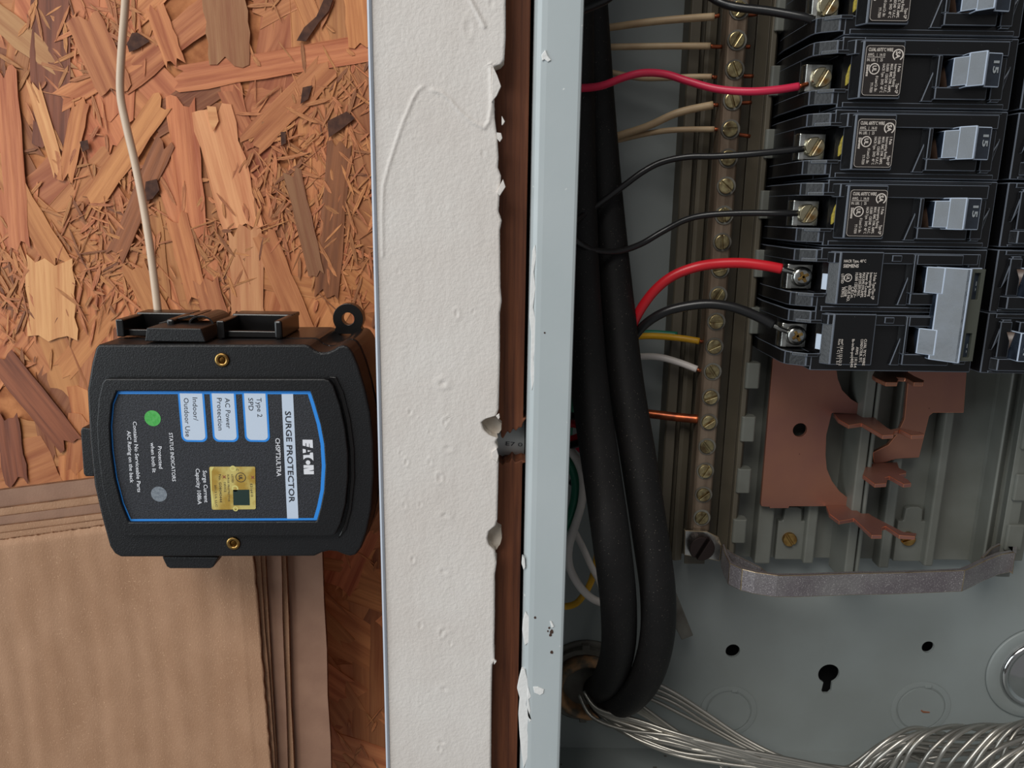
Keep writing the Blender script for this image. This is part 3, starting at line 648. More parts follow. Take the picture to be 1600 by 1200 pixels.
# ================================================================ CIRCUIT BREAKERS
def csa(mb, c, r, D):                                     # certification ring lying open at the foot, with its letters
    n = 20; o = []; h = []
    for i in range(n+1):
        a = math.radians(-60+300*i/n); o.append((c[0]+r*math.cos(a), c[1]+r*math.sin(a))); h.append((c[0]+r*.8*math.cos(a), c[1]+r*.8*math.sin(a)))
    mb.prism(o+h[::-1], D-.06, D, 0)
    mb.text('SA', (c[0]-r*.4, c[1]+r*.62), (c[0]-r*.4, c[1]-r*.62), r*.8, D, .03)
def ul(mb, c, r, D):
    mb.ring(c, r*.82, r, D-.06, D, 24)
    mb.text('UL', (c[0]-r*.35, c[1]+r*.55), (c[0]-r*.35, c[1]-r*.55), r*.75, D, .03)
def terminal(t, zc, style, Xf=116.2):
    """narrow sloping terminal block left of the body, lug, screw"""
    w1, w0, h = 10.9, 5.6, 6.2
    pr = [(Xf+.2, 294), (114.3, 294), (109.0, 297.2), (107.6, 298.9), (107.0, 302), (106.6, 330), (108, 345), (Xf+.2, 345)]
    mb = MB()
    mb.prismz(pr, zc-w1, zc-w0, .35, bmi=1); mb.prismz(pr, zc+h, zc+w1, .35, bmi=1)
    mb.prismz([(Xf+.2, 309.5), (107.0, 309.5), (106.6, 330), (108, 345), (Xf+.2, 345)], zc-w0-.1, zc+h+.1, .1)
    # hood frame standing round the pocket
    mb.prismz([(109.6, 296.3), (114.2, 293.2), (118.6, 293.2), (118.6, 297), (109.6, 299)], zc-w0-1.3, zc-w0, .2, bmi=1)
    mb.prismz([(109.6, 296.3), (114.2, 293.2), (118.6, 293.2), (118.6, 297), (109.6, 299)], zc+h, zc+h+1.3, .2, bmi=1)
    obj('terminal_block', mb, ['black', 'wear_sheen'], t)
    mb = MB()
    mb.prismz([(107.2, 310), (106.9, 306.5), (107.6, 304.6), (109.4, 304), (117.2, 304), (117.2, 306), (110, 306), (109.4, 310)], zc-5.1, zc+4.6, .35)
    obj('lug', mb, 'silver', t)
    mb = MB(); mb.prismz([(118.9, 309), (118.9, 299), (121.2, 293.9), (121.6, 309)], zc-w0, zc+h, 0); obj('pocket_slope', mb, 'black', t)
    if style == 1:
        mb = MB(); mb.prism([(119.2, zc-4.2), (120.0, zc-3.4), (120.6, zc-.5), (120.5, zc+3.6), (119.9, zc+2.2), (119.1, zc-1)], 294.9, 296.2, .1); obj('yellow_insert', mb, mat('yellow_fibre', rgb(196,176,70), .6, c2=rgb(120,108,60), nscale=400, lo=.4, hi=.7) if 'yf' not in M else M['yf'], t)
        obj('terminal_screw', screw_mb((112.7, zc-.4), 304, 3.6, 2.6, 1.0, 62), 'brass' if False else 'screw2', t)
    else:
        mb = MB(); a = [(120.6-1.9*math.sin(math.pi*i/8)*1.0, zc-3.6+6.6*i/8) for i in range(9)]
        mb.prismz([(118.7, 297.6), (120.5, 293.9), (120.75, 294.2), (118.95, 297.9)], zc-4.4, zc+1.6, 0); obj('white_insert', mb, 'pale', t)
        mb = MB()
        c = (112.9, zc-.2); r = 3.9
        mb.lathe((c[0], 304, c[1]), [(r, 0), (r, -1.6), (r*.9, -2.4), (r*.45, -2.5), (.01, -2.0)], 28)
        s_ = obj('terminal_screw', mb, 'silver', t)
        mb = MB()
        for q in range(2):
            mb.prism([(c[0]+x*math.cos(q*math.pi/2+.5)-z*math.sin(q*math.pi/2+.5), c[1]+x*math.sin(q*math.pi/2+.5)+z*math.cos(q*math.pi/2+.5)) for x, z in ((-2.2,-.55),(2.2,-.55),(2.2,.55),(-2.2,.55))], 301.1, 301.6, .1)
        obj('drive_recess', mb, 'brass', s_)
M['yf'] = mat('yellow_fibre', rgb(196,176,70), .6, c2=rgb(110,100,56), nscale=400, lo=.4, hi=.7)
M['screw2'] = mat('bright_terminal_screw', rgb(196,186,156), 0.28, 0.95, c2=rgb(160,120,70), nscale=260, lo=.5, hi=.7)
XE = 178.6
def body(t, z0, z1, zc_list, h=6.2, w0=5.6):
    """moulded case: deep block, front slab with terminal notches and handle windows"""
    mb = MB(); mb.box(116, XE, 309.8, 346, z0, z1, .4, bmi=1)
    out = [(116, z0)]+[(XE, z0), (XE, z1), (116, z1)]
    left = []
    for zc in sorted(zc_list, reverse=True): left += [(116, zc+h), (121.4, zc+h), (121.4, zc-w0), (116, zc-w0)]
    holes = [[(150.8, zc-4.9), (169.8, zc-4.9), (169.8, zc+5.7), (150.8, zc+5.7)] for zc in zc_list]
    mb.plate(out+left, holes, 294, 309.8, .4, bmi=1)
    return obj('case', mb, ['black', 'wear_sheen'], t)
def single():
    z0, z1 = 13.15, 37.4; zc = 25.3
    t = thing('circuit_breaker', 'x', 'circuit breaker', (147, 320, zc), 'fifteen amp single breakers')
    body(t, z0, z1, [zc]); terminal(t, zc, 1)
    mb = MB()
    mb.prismz([(117.6, 294.2), (119.6, 291.2), (174.0, 291.2), (175.6, 294.2)], 31.0, 35.9, .3, bmi=1)          # top rail
    mb.prismz([(119.5, 294.2), (122.0, 289.9), (136.6, 289.9), (137.4, 294.2)], 16.0, 35.4, .45, bmi=1)         # label plateau
    mb.box(149.5, 168.0, 291.0, 294.2, 16.2, 20.4, .35, bmi=1)                                                   # lower lip of handle housing
    mb.prismz([(148.2, 294.2), (149.5, 291.0), (150.8, 291.0), (150.8, 294.2)], 20.4, 31.0, .2, bmi=1)
    mb.prism([(145.6, 15.6), (149.8, 15.6), (149.8, 29)], 292.6, 294.2, .3, bmi=1)                               # triangular rib
    mb.box(117.8, 176, 293.3, 294.2, 13.4, 15.2, .25, bmi=1); mb.box(123.6, 176, 293.4, 294.2, 36.3, 37.2, .2, bmi=1)
    mb.box(170.0, 174.4, 292.3, 294.2, 16.4, 30.8, .3, bmi=1)
    mb.prism([(170.2, 15.6), (173.6, 15.6), (176.4, 28)], 292.6, 294.2, .3, bmi=1)
    obj('front_moulding', mb, ['black', 'wear_sheen'], t)
    mb = MB(); mb.prism(rrect(122.6, 136.4, 16.9, 33.8, 1.2, 4), 289.6, 290.0, .1)
    mb.ring((0, 0), 0, 0, 0, 0, 3) if False else None
    lb = obj('label', mb, 'label_dark', t)
    D = 289.55; mb = MB()
    o_ = rrect(122.75, 136.25, 17.05, 33.65, 1.1, 4); i_ = rrect(122.85, 136.15, 17.15, 33.55, 1.05, 4); mb.plate(o_, [i_], D-.04, D)
    def L(s, x, za, zb, h, off=.01): mb.text(s, (x, za), (x, zb), h, D, off)
    mb.text('CU/AL 60/75°C WIRE', (123.6, 31.7), (132.2, 31.7), 1.15, D, .02)
    mb.text('AWG.   |   14-10', (123.5, 30.1), (129.6, 30.1), 1.0, D, .01)
    mb.prism([(123.4, 29.7), (129.6, 29.7), (129.6, 29.85), (123.4, 29.85)], D-.06, D, 0)
    mb.text('IN. LBS.  |   25', (123.4, 28.4), (128.9, 28.4), 1.0, D, .01)
    csa(mb, (134.1, 30.6), 1.95, D); ul(mb, (126.3, 25.9), 1.9, D)
    L('Siemens', 123.5, 27.3, 23.4, 1.0, .03)
    L('1 Pole', 134.6, 27.6, 25.0, .95, .02)
    L('Interrupting Rating', 133.3, 27.6, 20.0, .95, .01)
    L('Type QP', 134.6, 21.2, 17.8, .95, .02)
    L('MAX. RMS. SYM. AMPS.', 131.9, 27.6, 18.0, .95)
    L('10,000  120/240  V.A.C.', 130.5, 27.6, 18.0, .95)
    L('HACR Type.  SWD  40° C', 129.1, 27.6, 18.0, .95)
    L('® Listed Cir. Bkr.', 127.1, 23.6, 18.2, .95)
    L('YY-7030', 125.5, 21.4, 18.0, .95)
    obj('label_lettering', mb, 'white_ink', lb)
    # rating handle
    ha = thing_part(t, 'handle')
    mb = MB()
    pr = [(154.6, 290.6), (160.8, 283.6), (161.6, 282.8), (162.3, 283.2), (163.9, 286.4), (169.6, 287.0), (169.6, 300), (154.6, 300)]
    pl = [(154.6, 290.6), (158.3, 286.3), (158.3, 300), (154.6, 300)]
    mb.prismz(pl, zc-4.7, zc+4.9, .25, bmi=1)
    mb.prismz([(157.8, 286.8), (160.8, 283.4), (161.6, 282.6), (162.3, 283.0), (163.9, 286.2), (169.6, 287.0), (169.6, 300), (157.8, 300)], zc-5.4, zc+6.0, .35, bmi=1)
    hd = obj('handle', mb, ['black_gloss', 'edge_glint'], t)
    mb = MB(); mb.lathe((163.5, 301, zc), [(12, -4.8), (9.2, 5.6)], 40, 'z'); obj('inner_slide', mb, 'slide', hd)
    mb = MB(); mb.text('15', (166.3, 28.6), (166.3, 24.4), 1.9, 286.35, .03)
    obj('rating_number', mb, 'grey_ink', hd)
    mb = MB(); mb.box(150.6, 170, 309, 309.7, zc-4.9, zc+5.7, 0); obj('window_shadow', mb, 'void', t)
    return t
def thing_part(t, n): return None
first = single()
first['label'] = 'third single breaker down in left column, wired with the upper slack black wire'
first['label'] = 'single black breaker between red wired breaker and lowest fifteen amp breaker, left column'
brk = [(24.6, 'fifteen amp black breaker fed by the crimson red wire, left column'),
       (-24.6, 'lowest fifteen amp black breaker, directly above the fifty amp double breaker'),
       (49.2, 'black breaker cut off by the top frame edge in the left column')]
for dz, lb in brk: dup(first, dz=dz, label=lb)
first['label'] = 'fifteen amp black breaker directly below the one with the crimson wire, left column'

# right column: the same breakers turned half round (only their handle ends show)
t2 = thing('circuit_breaker', 'x', 'circuit breaker', (0, 0, 0)); bpy.data.objects.remove(t2, do_unlink=True)
CX = 180.6
rl_ = ['right column breaker at the top edge beside the cut off left breaker', 'right column breaker level with the crimson wired breaker', 'right column breaker level with the second fifteen amp breaker from top',
       'right column breaker level with the lowest fifteen amp breaker', 'right column breaker beside the upper half of the fifty amp breaker', 'bottom breaker of the right column, above the bare pan ribs']
for zc, lb in zip((74.6, 50.0, 25.4, .8, -23.7, -47.6), rl_):
    r = dup(first, label=lb); r['group'] = 'breakers of the right column'
    r.location = wpos((2*CX-147, 320, zc)); r.rotation_euler = (0, math.pi, 0); r.scale = (1, 1, .975)

# two pole fifty amp breaker
z0, z1 = -59.3, -11.95; ZA, ZC = -23.6, -46.9
tp = thing('double_circuit_breaker', 'fifty amp two pole black breaker with wide joined handle, bottom of left column', 'circuit breaker', (147, 320, -35))
body(tp, z0, z1, [ZA, ZC])
for zc in (ZA, ZC): terminal(tp, zc, 2)
mb = MB()
for k, zc in enumerate((ZA, ZC)):
    mb.prismz([(118.4, 294.2), (120.2, 291.4), (174.0, 291.4), (175.6, 294.2)], zc+5.9, zc+10.0, .3, bmi=1)
    mb.prismz([(119.2, 294.2), (122.3, 291.0), (138.4, 291.0), (139.4, 294.2)], zc-9.6, zc+10.3, .4, bmi=1)
    mb.box(150.0, 168.0, 291.0, 294.2, zc-9.3, zc-4.9, .35, bmi=1)
    mb.prismz([(148.6, 294.2), (149.9, 290.6), (150.8, 290.6), (150.8, 294.2)], zc-4.9, zc+9.6, .2, bmi=1)
    mb.prismz([(150.8, 290.6), (168, 290.6), (168, 294.2), (150.8, 294.2)], zc+5.8, zc+9.6, .3, bmi=1)
    mb.prism([(146.2, zc-9.7), (149.9, zc-9.7), (149.9, zc+4)], 292.6, 294.2, .3, bmi=1)
    mb.box(141.5, 145.2, 290.8, 292, zc+6.8, zc+9.2, .3, bmi=1)
    mb.box(171.0, 175.4, 292.3, 294.2, zc-9, zc+10, .4, bmi=1)
mb.box(117.6, 175, 292.8, 294.2, ZC+10.9, ZA-10.4, .3, bmi=1)
obj('front_moulding', mb, ['black', 'wear_sheen'], tp)
# labels printed straight on the mouldings
D = 290.95
mb = MB()
def LT(s, u0, v0, u1, v1, h, off=.01): mb.text(s, P(u0, v0, D), P(u1, v1, D), h, D, off)
LT('HACR Type, 40°C', 1318.5, 410, 1353, 410, 1.05, .015); LT('SIEMENS', 1317.5, 418, 1341.5, 418, 1.25, .02)
LT('2 Poles Type/Tipo QP', 1365.5, 426, 1361, 468, 1.1); LT('Interrupting Rating', 1359.5, 426, 1356, 463, 1.05); LT('Power de Coupure', 1353.5, 426, 1350, 464, 1.05)
LT('MAX.RMS.SYM.AMPS.', 1348, 426, 1344, 465, 1.05); LT('AMP.SYM.EFF.MAX.', 1342.5, 426, 1339, 463, 1.05); LT('10,000 120/240 V~', 1336.8, 426, 1333.5, 465, 1.05)
LT('C.B.Cat.', 1330.5, 448, 1329, 466, 1.05); LT('ISSUE NO.', 1326, 446, 1322.5, 471, 1.05); LT('L-5508', 1320, 448, 1318.5, 463, 1.05); LT('LISTED', 1315, 428, 1314, 443, .95); LT('FK9915', 1315.5, 449, 1313.5, 464, 1.05)
ul(mb, P(1325, 434, D), 1.5, D)
LT('CU/AL 75°C WIRE', 1350.5, 530, 1347, 571, 1.0); LT('CONDUCTEUR, 75°C', 1345, 530, 1342, 566, 1.0); LT('AWG   | 8 | 8-4', 1337.8, 542, 1334, 574, 1.0); LT('lb-in/lb-po|40|45', 1331.5, 530, 1328.5, 574, 1.0)
LT('mm² | 8.4 | 13.3-21.2', 1314.5, 530, 1310.5, 571, 1.0); LT('N.m  |  C | T |  5.1', 1310, 530, 1306.5, 569, .9)
obj('case_lettering', mb, 'white_ink', tp)
for zc in (ZA, ZC):
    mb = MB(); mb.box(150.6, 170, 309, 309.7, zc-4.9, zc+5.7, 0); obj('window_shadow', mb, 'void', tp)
mb = MB()
for zc in (ZA, ZC): mb.prismz([(155.3, 291.5), (159.6, 286.8), (162.5, 287.2), (162.5, 300), (155.3, 300)], zc-4.7, zc+5.2, .3, bmi=1)
mb.prismz([(158.6, 288.2), (165.0, 281.6), (165.9, 280.9), (166.6, 281.3), (167.6, 284.5), (172.6, 285.4), (172.6, 292), (158.6, 292)], ZC-6.4, ZA+5.3, .35, bmi=1)
hd = obj('handle', mb, ['black_gloss', 'edge_glint'], tp)
for zc in (ZA, ZC):
    mb = MB(); mb.lathe((163.5, 301, zc), [(12, -4.6), (9.2, 5.6)], 40, 'z'); obj('inner_slide', mb, 'black_side', hd)
mb = MB()
ou = [(168.0, ZC-6.0), (172.7, ZC-6.0), (172.7, ZA+5.0), (168.0, ZA+5.0)]
mb.plate(ou, [[(168.8, ZA-6.2), (171.2, ZA-6.2), (171.2, ZA+3.6), (168.8, ZA+3.6)], [(168.8, ZC-4.6), (171.2, ZC-4.6), (171.2, ZC+4.6), (168.8, ZC+4.6)]], 283.6, 285.3, .15)
obj('olive_face', mb, 'olive', hd)
for z in (ZA, ZC):
    mb = MB(); mb.text('50', (169.1, z+.6), (169.1, z-3.6), 1.7, 285.1, .03); obj('rating_number', mb, 'grey_ink', hd)

# ================================================================ SURGE PROTECTOR
PD = 306.0
sp = thing('surge_protector', 'black surge protector with blue bordered label mounted left of the white drywall', 'surge protector', (-115, 330, -147))
def zp(pts, D): return [P(100+x/2.609, 440+y/2.609, D) for x, y in pts]
outl = [(140,256),(985,256),(1000,262),(1020,279),(1045,288),(1072,287),(1100,275),(1118,262),(1140,258),(1160,266),(1178,292),(1200,345),(1225,430),(1248,540),(1262,660),(1264,790),(1254,930),(1235,1020),(1212,1085),(1190,1115),(1165,1121),(1140,1114),(1112,1102),(1080,1099),(1050,1106),(1020,1121),(230,1124),(205,1110),(185,1080),(152,960),(122,830),(103,640),(93,445),(112,330),(128,270)]
A_ = zp(outl, PD)
cx = sum(p[0] for p in A_)/len(A_); cz = sum(p[1] for p in A_)/len(A_)
def sc(pts, k, kx=None): return [(cx+(x-cx)*(kx or k), cz+(z-cz)*k) for x, z in pts]
mb = MB(); mb.prism(A_, PD, PD+15, 1.0, seg=3); obj('front_cover', mb, 'black_satin', sp)
mb = MB(); mb.prism(sc(A_, .994), PD+14.5, PD+16, 0); mb.prism(sc(A_, 1.004), PD+15.6, PD+47, .9, seg=3); obj('rear_housing', mb, 'black_side', sp)
# raised frame round the label, with recess
fr = [(172,396),(1060,396),(1080,402),(1098,425),(1125,505),(1146,600),(1158,700),(1158,800),(1148,905),(1128,985),(1106,1030),(1090,1036),(248,1038),(225,1022),(190,955),(158,840),(140,700),(134,590),(142,480),(158,410)]
lbp = [(216,446),(1004,446),(1022,500),(1045,580),(1060,660),(1066,750),(1060,850),(1046,920),(1030,976),(266,980),(235,905),(208,800),(193,690),(187,590),(195,500)]
mb = MB(); mb.plate(zp(fr, PD-2.6), [zp(lbp, PD-2.6)], PD-3.0, PD+.3, .5); obj('label_frame', mb, 'black_satin', sp)
gr = zp([(1075,386),(1100,396),(1125,460),(1150,560),(1166,680),(1170,790),(1160,920),(1140,1000),(1118,1045),(1150,1010),(1172,930),(1186,800),(1184,680),(1168,560),(1140,450),(1110,388)], PD)
mb = MB(); mb.prism(gr, PD-.7, PD+.3, .25); obj('raised_side_rib', mb, 'black_side', sp)
LD = PD-1.6
lbl = zp(lbp, LD)
mb = MB(); mb.prism(lbl, LD, PD+.1, 0); lab = obj('label', mb, 'label_black', sp)
lcx = sum(p[0] for p in lbl)/len(lbl); lcz = sum(p[1] for p in lbl)/len(lbl)
inn = zp([(222,458),(994,459),(1008,502),(1031,582),(1046,662),(1051,750),(1046,848),(1032,916),(1018,964),(273,968),(244,902),(217,798),(202,690),(196,590),(204,502)], LD)
mb = MB(); mb.plate(lbl, [inn], LD-.08, LD); obj('blue_border', mb, 'blue', lab)
# white bar and badges, printed
def PL(x, y): return P(100+x/2.609, 440+y/2.609, LD)
mb = MB(); mb.prism([PL(887,458), PL(934,458), PL(956,966), PL(910,966)], LD-.1, LD, 0)
wb = obj('white_stripe', mb, 'pale', lab)
for x0, x1, s in ((462,568,12), (592,697,12), (724,826,12)):
    a = PL(x0, 452); b = PL(x1, 452); zbot = PL(x0, 652)[1]
    mb = MB(); mb.prism(rrect(a[0]+.2, b[0]+.3, zbot, a[1], 2.4, 6, (1,1,0,0)), LD-.11, LD, 0); o = obj('badge_border', mb, 'blue', lab)
    mb = MB(); mb.prism(rrect(a[0]+1.0, b[0]-.5, zbot+.8, a[1]-.3, 1.9, 6, (1,1,0,0)), LD-.15, LD, 0); obj('badge', mb, 'pale', o)
LT_ = LD-.15
def T(mb, s, x0, y0, x1, y1, h, off=.0, D=LT_): mb.text(s, P(100+x0/2.609, 440+y0/2.609, D), P(100+x1/2.609, 440+y1/2.609, D), h, D, off)
mb = MB()
T(mb, 'SURGE PROTECTOR', 901, 528, 918, 900, 2.35, .012)
T(mb, 'Type 2', 785, 474, 789, 552, 2.0); T(mb, 'SPD', 751, 474, 753, 526, 2.0)
T(mb, 'AC Power', 656, 474, 662, 598, 2.0); T(mb, 'Protection', 623, 474, 629, 606, 2.0)
T(mb, 'Indoor/', 524, 472, 528, 566, 2.0); T(mb, 'Outdoor Use', 488, 474, 496, 632, 2.0)
obj('dark_lettering', mb, 'dark_ink', lab)
mb = MB()
T(mb, 'CHSPT2ULTRA', 862, 638, 868, 794, 1.9, .012)
T(mb, 'STATUS INDICATORS', 428, 616, 442, 814, 1.55, .01)
T(mb, 'Protected', 383, 671, 388, 762, 1.6, .01); T(mb, 'when both lit', 353, 656, 361, 778, 1.6, .01)
T(mb, 'Contains No Serviceable Parts', 281, 570, 300, 858, 1.6, .01); T(mb, 'AIC Rating on the back', 257, 608, 270, 820, 1.6, .01)
obj('white_lettering', mb, 'bright_ink', lab, kind='stuff'); mb = MB()
T(mb, 'Surge Current', 566, 770, 573, 900, 1.7, .01); T(mb, 'Capacity 108kA', 537, 762, 546, 908, 1.7, .01)
obj('white_lettering', mb, 'bright_ink', lab, kind='stuff')
# maker's logo: heavy cut letters, the O drawn as a ring with a dot
mb = MB(); DLG = LD-.1
def lg(px): return [P(320+x/5.455, 600+y/5.455, DLG) for x, y in px]
def lp(*px): mb.prism(lg(px), DLG-.06, LD, 0)
def lz(*px): mb.prism([P(460+x/16, 675+y/16, DLG) for x, y in px], DLG-.06, LD, 0)
lz((205,192),(455,196),(466,402),(385,384),(378,290),(366,290),(366,378),(302,362),(298,278),(278,278),(278,352),(208,338))
lz((208,422),(276,434),(288,455),(290,512),(212,530)); lz((332,455),(420,472),(336,498))
tb = [(222,576),(385,574),(387,530),(402,515),(466,515),(478,715),(455,700),(430,672),(398,652),(355,640),(310,640),(270,655),(225,692)]
lz(*tb)
c = P(460+342/16, 675+762/16, DLG); mb.prism(circ(c, .95, 20), DLG-.06, LD, 0)
lz((230,828),(482,828),(486,940),(460,950),(355,972),(400,978),(488,972),(488,1055),(240,1058),(232,928),(300,912),(375,893),(340,893),(232,905))
obj('maker_logo', mb, 'bright_ink', lab)
for nm, u, v, m in (('green_indicator', 238.6, 653.5, 'green_led'), ('grey_indicator', 248.6, 772, 'grey_led')):
    mb = MB(); mb.prism(circ(P(u, v, LD), 3.35, 32), LD-.1, LD, 0); obj(nm, mb, m, lab)
# gold certification sticker
def G(x, y): return P(320+x/5.455, 600+y/5.455, LD)
mb = MB(); a = G(38, 704); b = G(430, 704); c = G(64, 1070); d_ = G(436, 1066)
mb.prism([(a[0]+.4, a[1]), (b[0]-.3, b[1]), (b[0], b[1]-.4), (d_[0], d_[1]+.4), (d_[0]-.4, d_[1]), (c[0]+.4, c[1]), (c[0]-.1, c[1]+.5), (a[0], a[1]-.6)], LD-.2, LD, 0)
gs = obj('gold_sticker', mb, 'gold', lab)
mb = MB(); D2 = LD-.2; 
def G2(x, y): return P(320+x/5.455, 600+y/5.455, D2)
mb.prism([G2(240,902), G2(380,900), G2(384,1034), G2(244,1034)], D2-.03, D2, 0); obj('dark_patch', mb, 'dkgreen', gs)
mb = MB()
for (x, y, r) in ((240,720,8), (258,890,9), (262,1064,7)): mb.ring(G2(x, y), r*.085, r*.155, D2-.03, D2, 20)
mb.prism([G2(44,708), G2(80,706), G2(58,745), G2(60,900), G2(80,1010), G2(62,1060), G2(50,900)], D2-.03, D2, 0)
obj('light_foil_marks', mb, 'gold_light', gs)
mb = MB()
for (x, y, r) in ((165,792,3), (408,796,3)):
    c = G2(x, y); mb.prism([(c[0]+(1.1 if i % 2 else .4)*math.cos(i*math.pi/4), c[1]+(1.1 if i % 2 else .4)*math.sin(i*math.pi/4)) for i in range(8)], D2-.03, D2, 0)
obj('foil_stars', mb, 'copper_edge', gs)
mb = MB(); c = G2(306, 796); mb.ring(c, 1.9, 2.15, D2-.05, D2, 28); mb.text('UL', (c[0]-.7, c[1]+1.05), (c[0]-.7, c[1]-1.05), 1.35, D2, .04)
def TG(s, x0, y0, x1, y1, h): mb.text(s, G2(x0, y0), G2(x1, y1), h, D2, .0)
TG('C', 268, 722, 269, 740, .9); TG('E316410', 386, 850, 392, 960, 1.0); TG('LISTED', 226, 770, 230, 840, .8); TG('SURGE PROTECTIVE', 192, 770, 200, 1000, .7); TG('DEVICE', 162, 836, 166, 920, .8)
TG('No. G08040444', 118, 770, 128, 1008, 1.0); TG('2013 UL LLC', 82, 860, 92, 1046, .8)
obj('sticker_lettering', mb, 'dark_ink', gs)
# brass inserts
for x, y in ((645, 319), (691, 1066)):
    c = P(100+x/2.609, 440+y/2.609, PD); mb = MB()
    mb.lathe((c[0], PD, c[1]), [(2.9, .2), (2.9, -.5), (2.5, -.8), (1.7, -.8), (1.5, -.4), (1.4, .1)], 32); i_ = obj('brass_insert', mb, 'brass', sp)
    mb = MB(); mb.lathe((c[0], PD-.02, c[1]), [(1.5, 0), (.9, -.25), (.01, -.3)], 20); obj('insert_bore', mb, mat('dark_brass', rgb(96,66,26), .4, .9), i_)
# mounting ear at the back
e = P(545.5, 497, 350)
mb = MB()
o_ = circ(e, 6.9, 32); o_ = [p for p in o_ if p[1] > e[1]-4.2]; o_ = sorted(o_, key=lambda p: math.atan2(p[0]-e[0], p[1]-e[1]))
mb.plate(o_[::-1]+[(e[0]-6.9, e[1]-7), (e[0]+7.4, e[1]-7)][:2], [circ(e, 2.9, 20)], 347.5, 352.5, .4); obj('mounting_ear', mb, 'black_side', sp)
# latch clips on the top side, in real depth
zt_ = P(300, 532, PD)[1]
def XT(u, v, D): return XR(u, v, D)
def clip(x0, x1, d0, d1, h, m='black_satin'):
    mb = MB(); mb.prism([(x0, zt_-1), (x1, zt_-1), (x1-1.6, zt_+h), (x0+1.2, zt_+h)], d0, d1, .4); return obj('top_clip', mb, m, sp)
xa, xb = XR(226, 530, 308), XR(321, 530, 308)
clip(xa, xb, 308, 331, 4.6)
mb = MB()
def seg(p, q, w_=1.2, d0=320, d1=340):
    pass
# open frame clip left: front bar, posts and back bar
xL, xR = XR(190, 525, 322), XR(445, 520, 322)
for x0, x1, nm in ((xL, xa+8, 'latch_frame'), (XR(345, 525, 322), xR, 'latch_frame')):
    mb = MB()
    mb.box(x0, x0+3.2, 318, 345, zt_-1, zt_+6.4, .5); mb.box(x1-3.2, x1, 318, 345, zt_-1, zt_+6.8, .9)
    mb.box(x0+.2, x1-.2, 336, 339, zt_-1, zt_+7, .6); mb.box(x0+.2, x1-.2, 321, 323, zt_-1, zt_+1.8, .4)
    mb.box(x0+.2, x1-.2, 339, 347, zt_+5.2, zt_+7, .5)
    obj(nm, mb, 'black_side', sp)
# curled spring tongue
mb = MB(); xc = XR(326, 505, 330)
arc = [(xc+5.4*math.cos(math.radians(a)), zt_+4.0+4.0*math.sin(math.radians(a))) for a in range(0, 181, 15)]
arc2 = [(xc+4.6*math.cos(math.radians(a)), zt_+4.0+3.2*math.sin(math.radians(a))) for a in range(180, -1, -15)]
mb.prism(arc+arc2, 322, 342, .1); obj('curled_tongue', mb, 'black_side', sp)
mb = MB(); mb.prism([(xc-18, zt_+3.2), (xc-3.5, zt_+7.2), (xc-2.5, zt_+7.9), (xc-5, zt_+7.9), (xc-18.4, zt_+4.4)], 323, 342, .2); obj('spring_tongue', mb, 'black_side', sp)
# tabs left and bottom
xlft = A_[-3][0]
mb = MB(); mb.prism(zp([(115,596),(78,592),(72,606),(84,780),(92,792),(128,792),(140,700)], PD+6), PD+5, PD+12, .5); obj('side_tab', mb, 'black_satin', sp)
mb = MB(); mb.prism(zp([(403,1118),(422,1158),(436,1166),(600,1166),(612,1160),(634,1120)], PD+4), PD+3, PD+12, .5); obj('bottom_tab', mb, 'black_satin', sp)

# ================================================================ CORD AND CARDBOARD
mb = MB(); mb.tube([P3(u, v, D) for u, v, D in ((196,-60,366),(196,0,366),(190,80,365),(188,145,364),(197,195,362),(210,250,360),(222,310,357),(232,370,353),(240,430,349),(246,480,346),(250,520,344))], 1.75, 14, 8)
obj('cord', mb, 'cord', label='thin cream white cord hanging in front of the strand board above the surge protector', cat='cord')

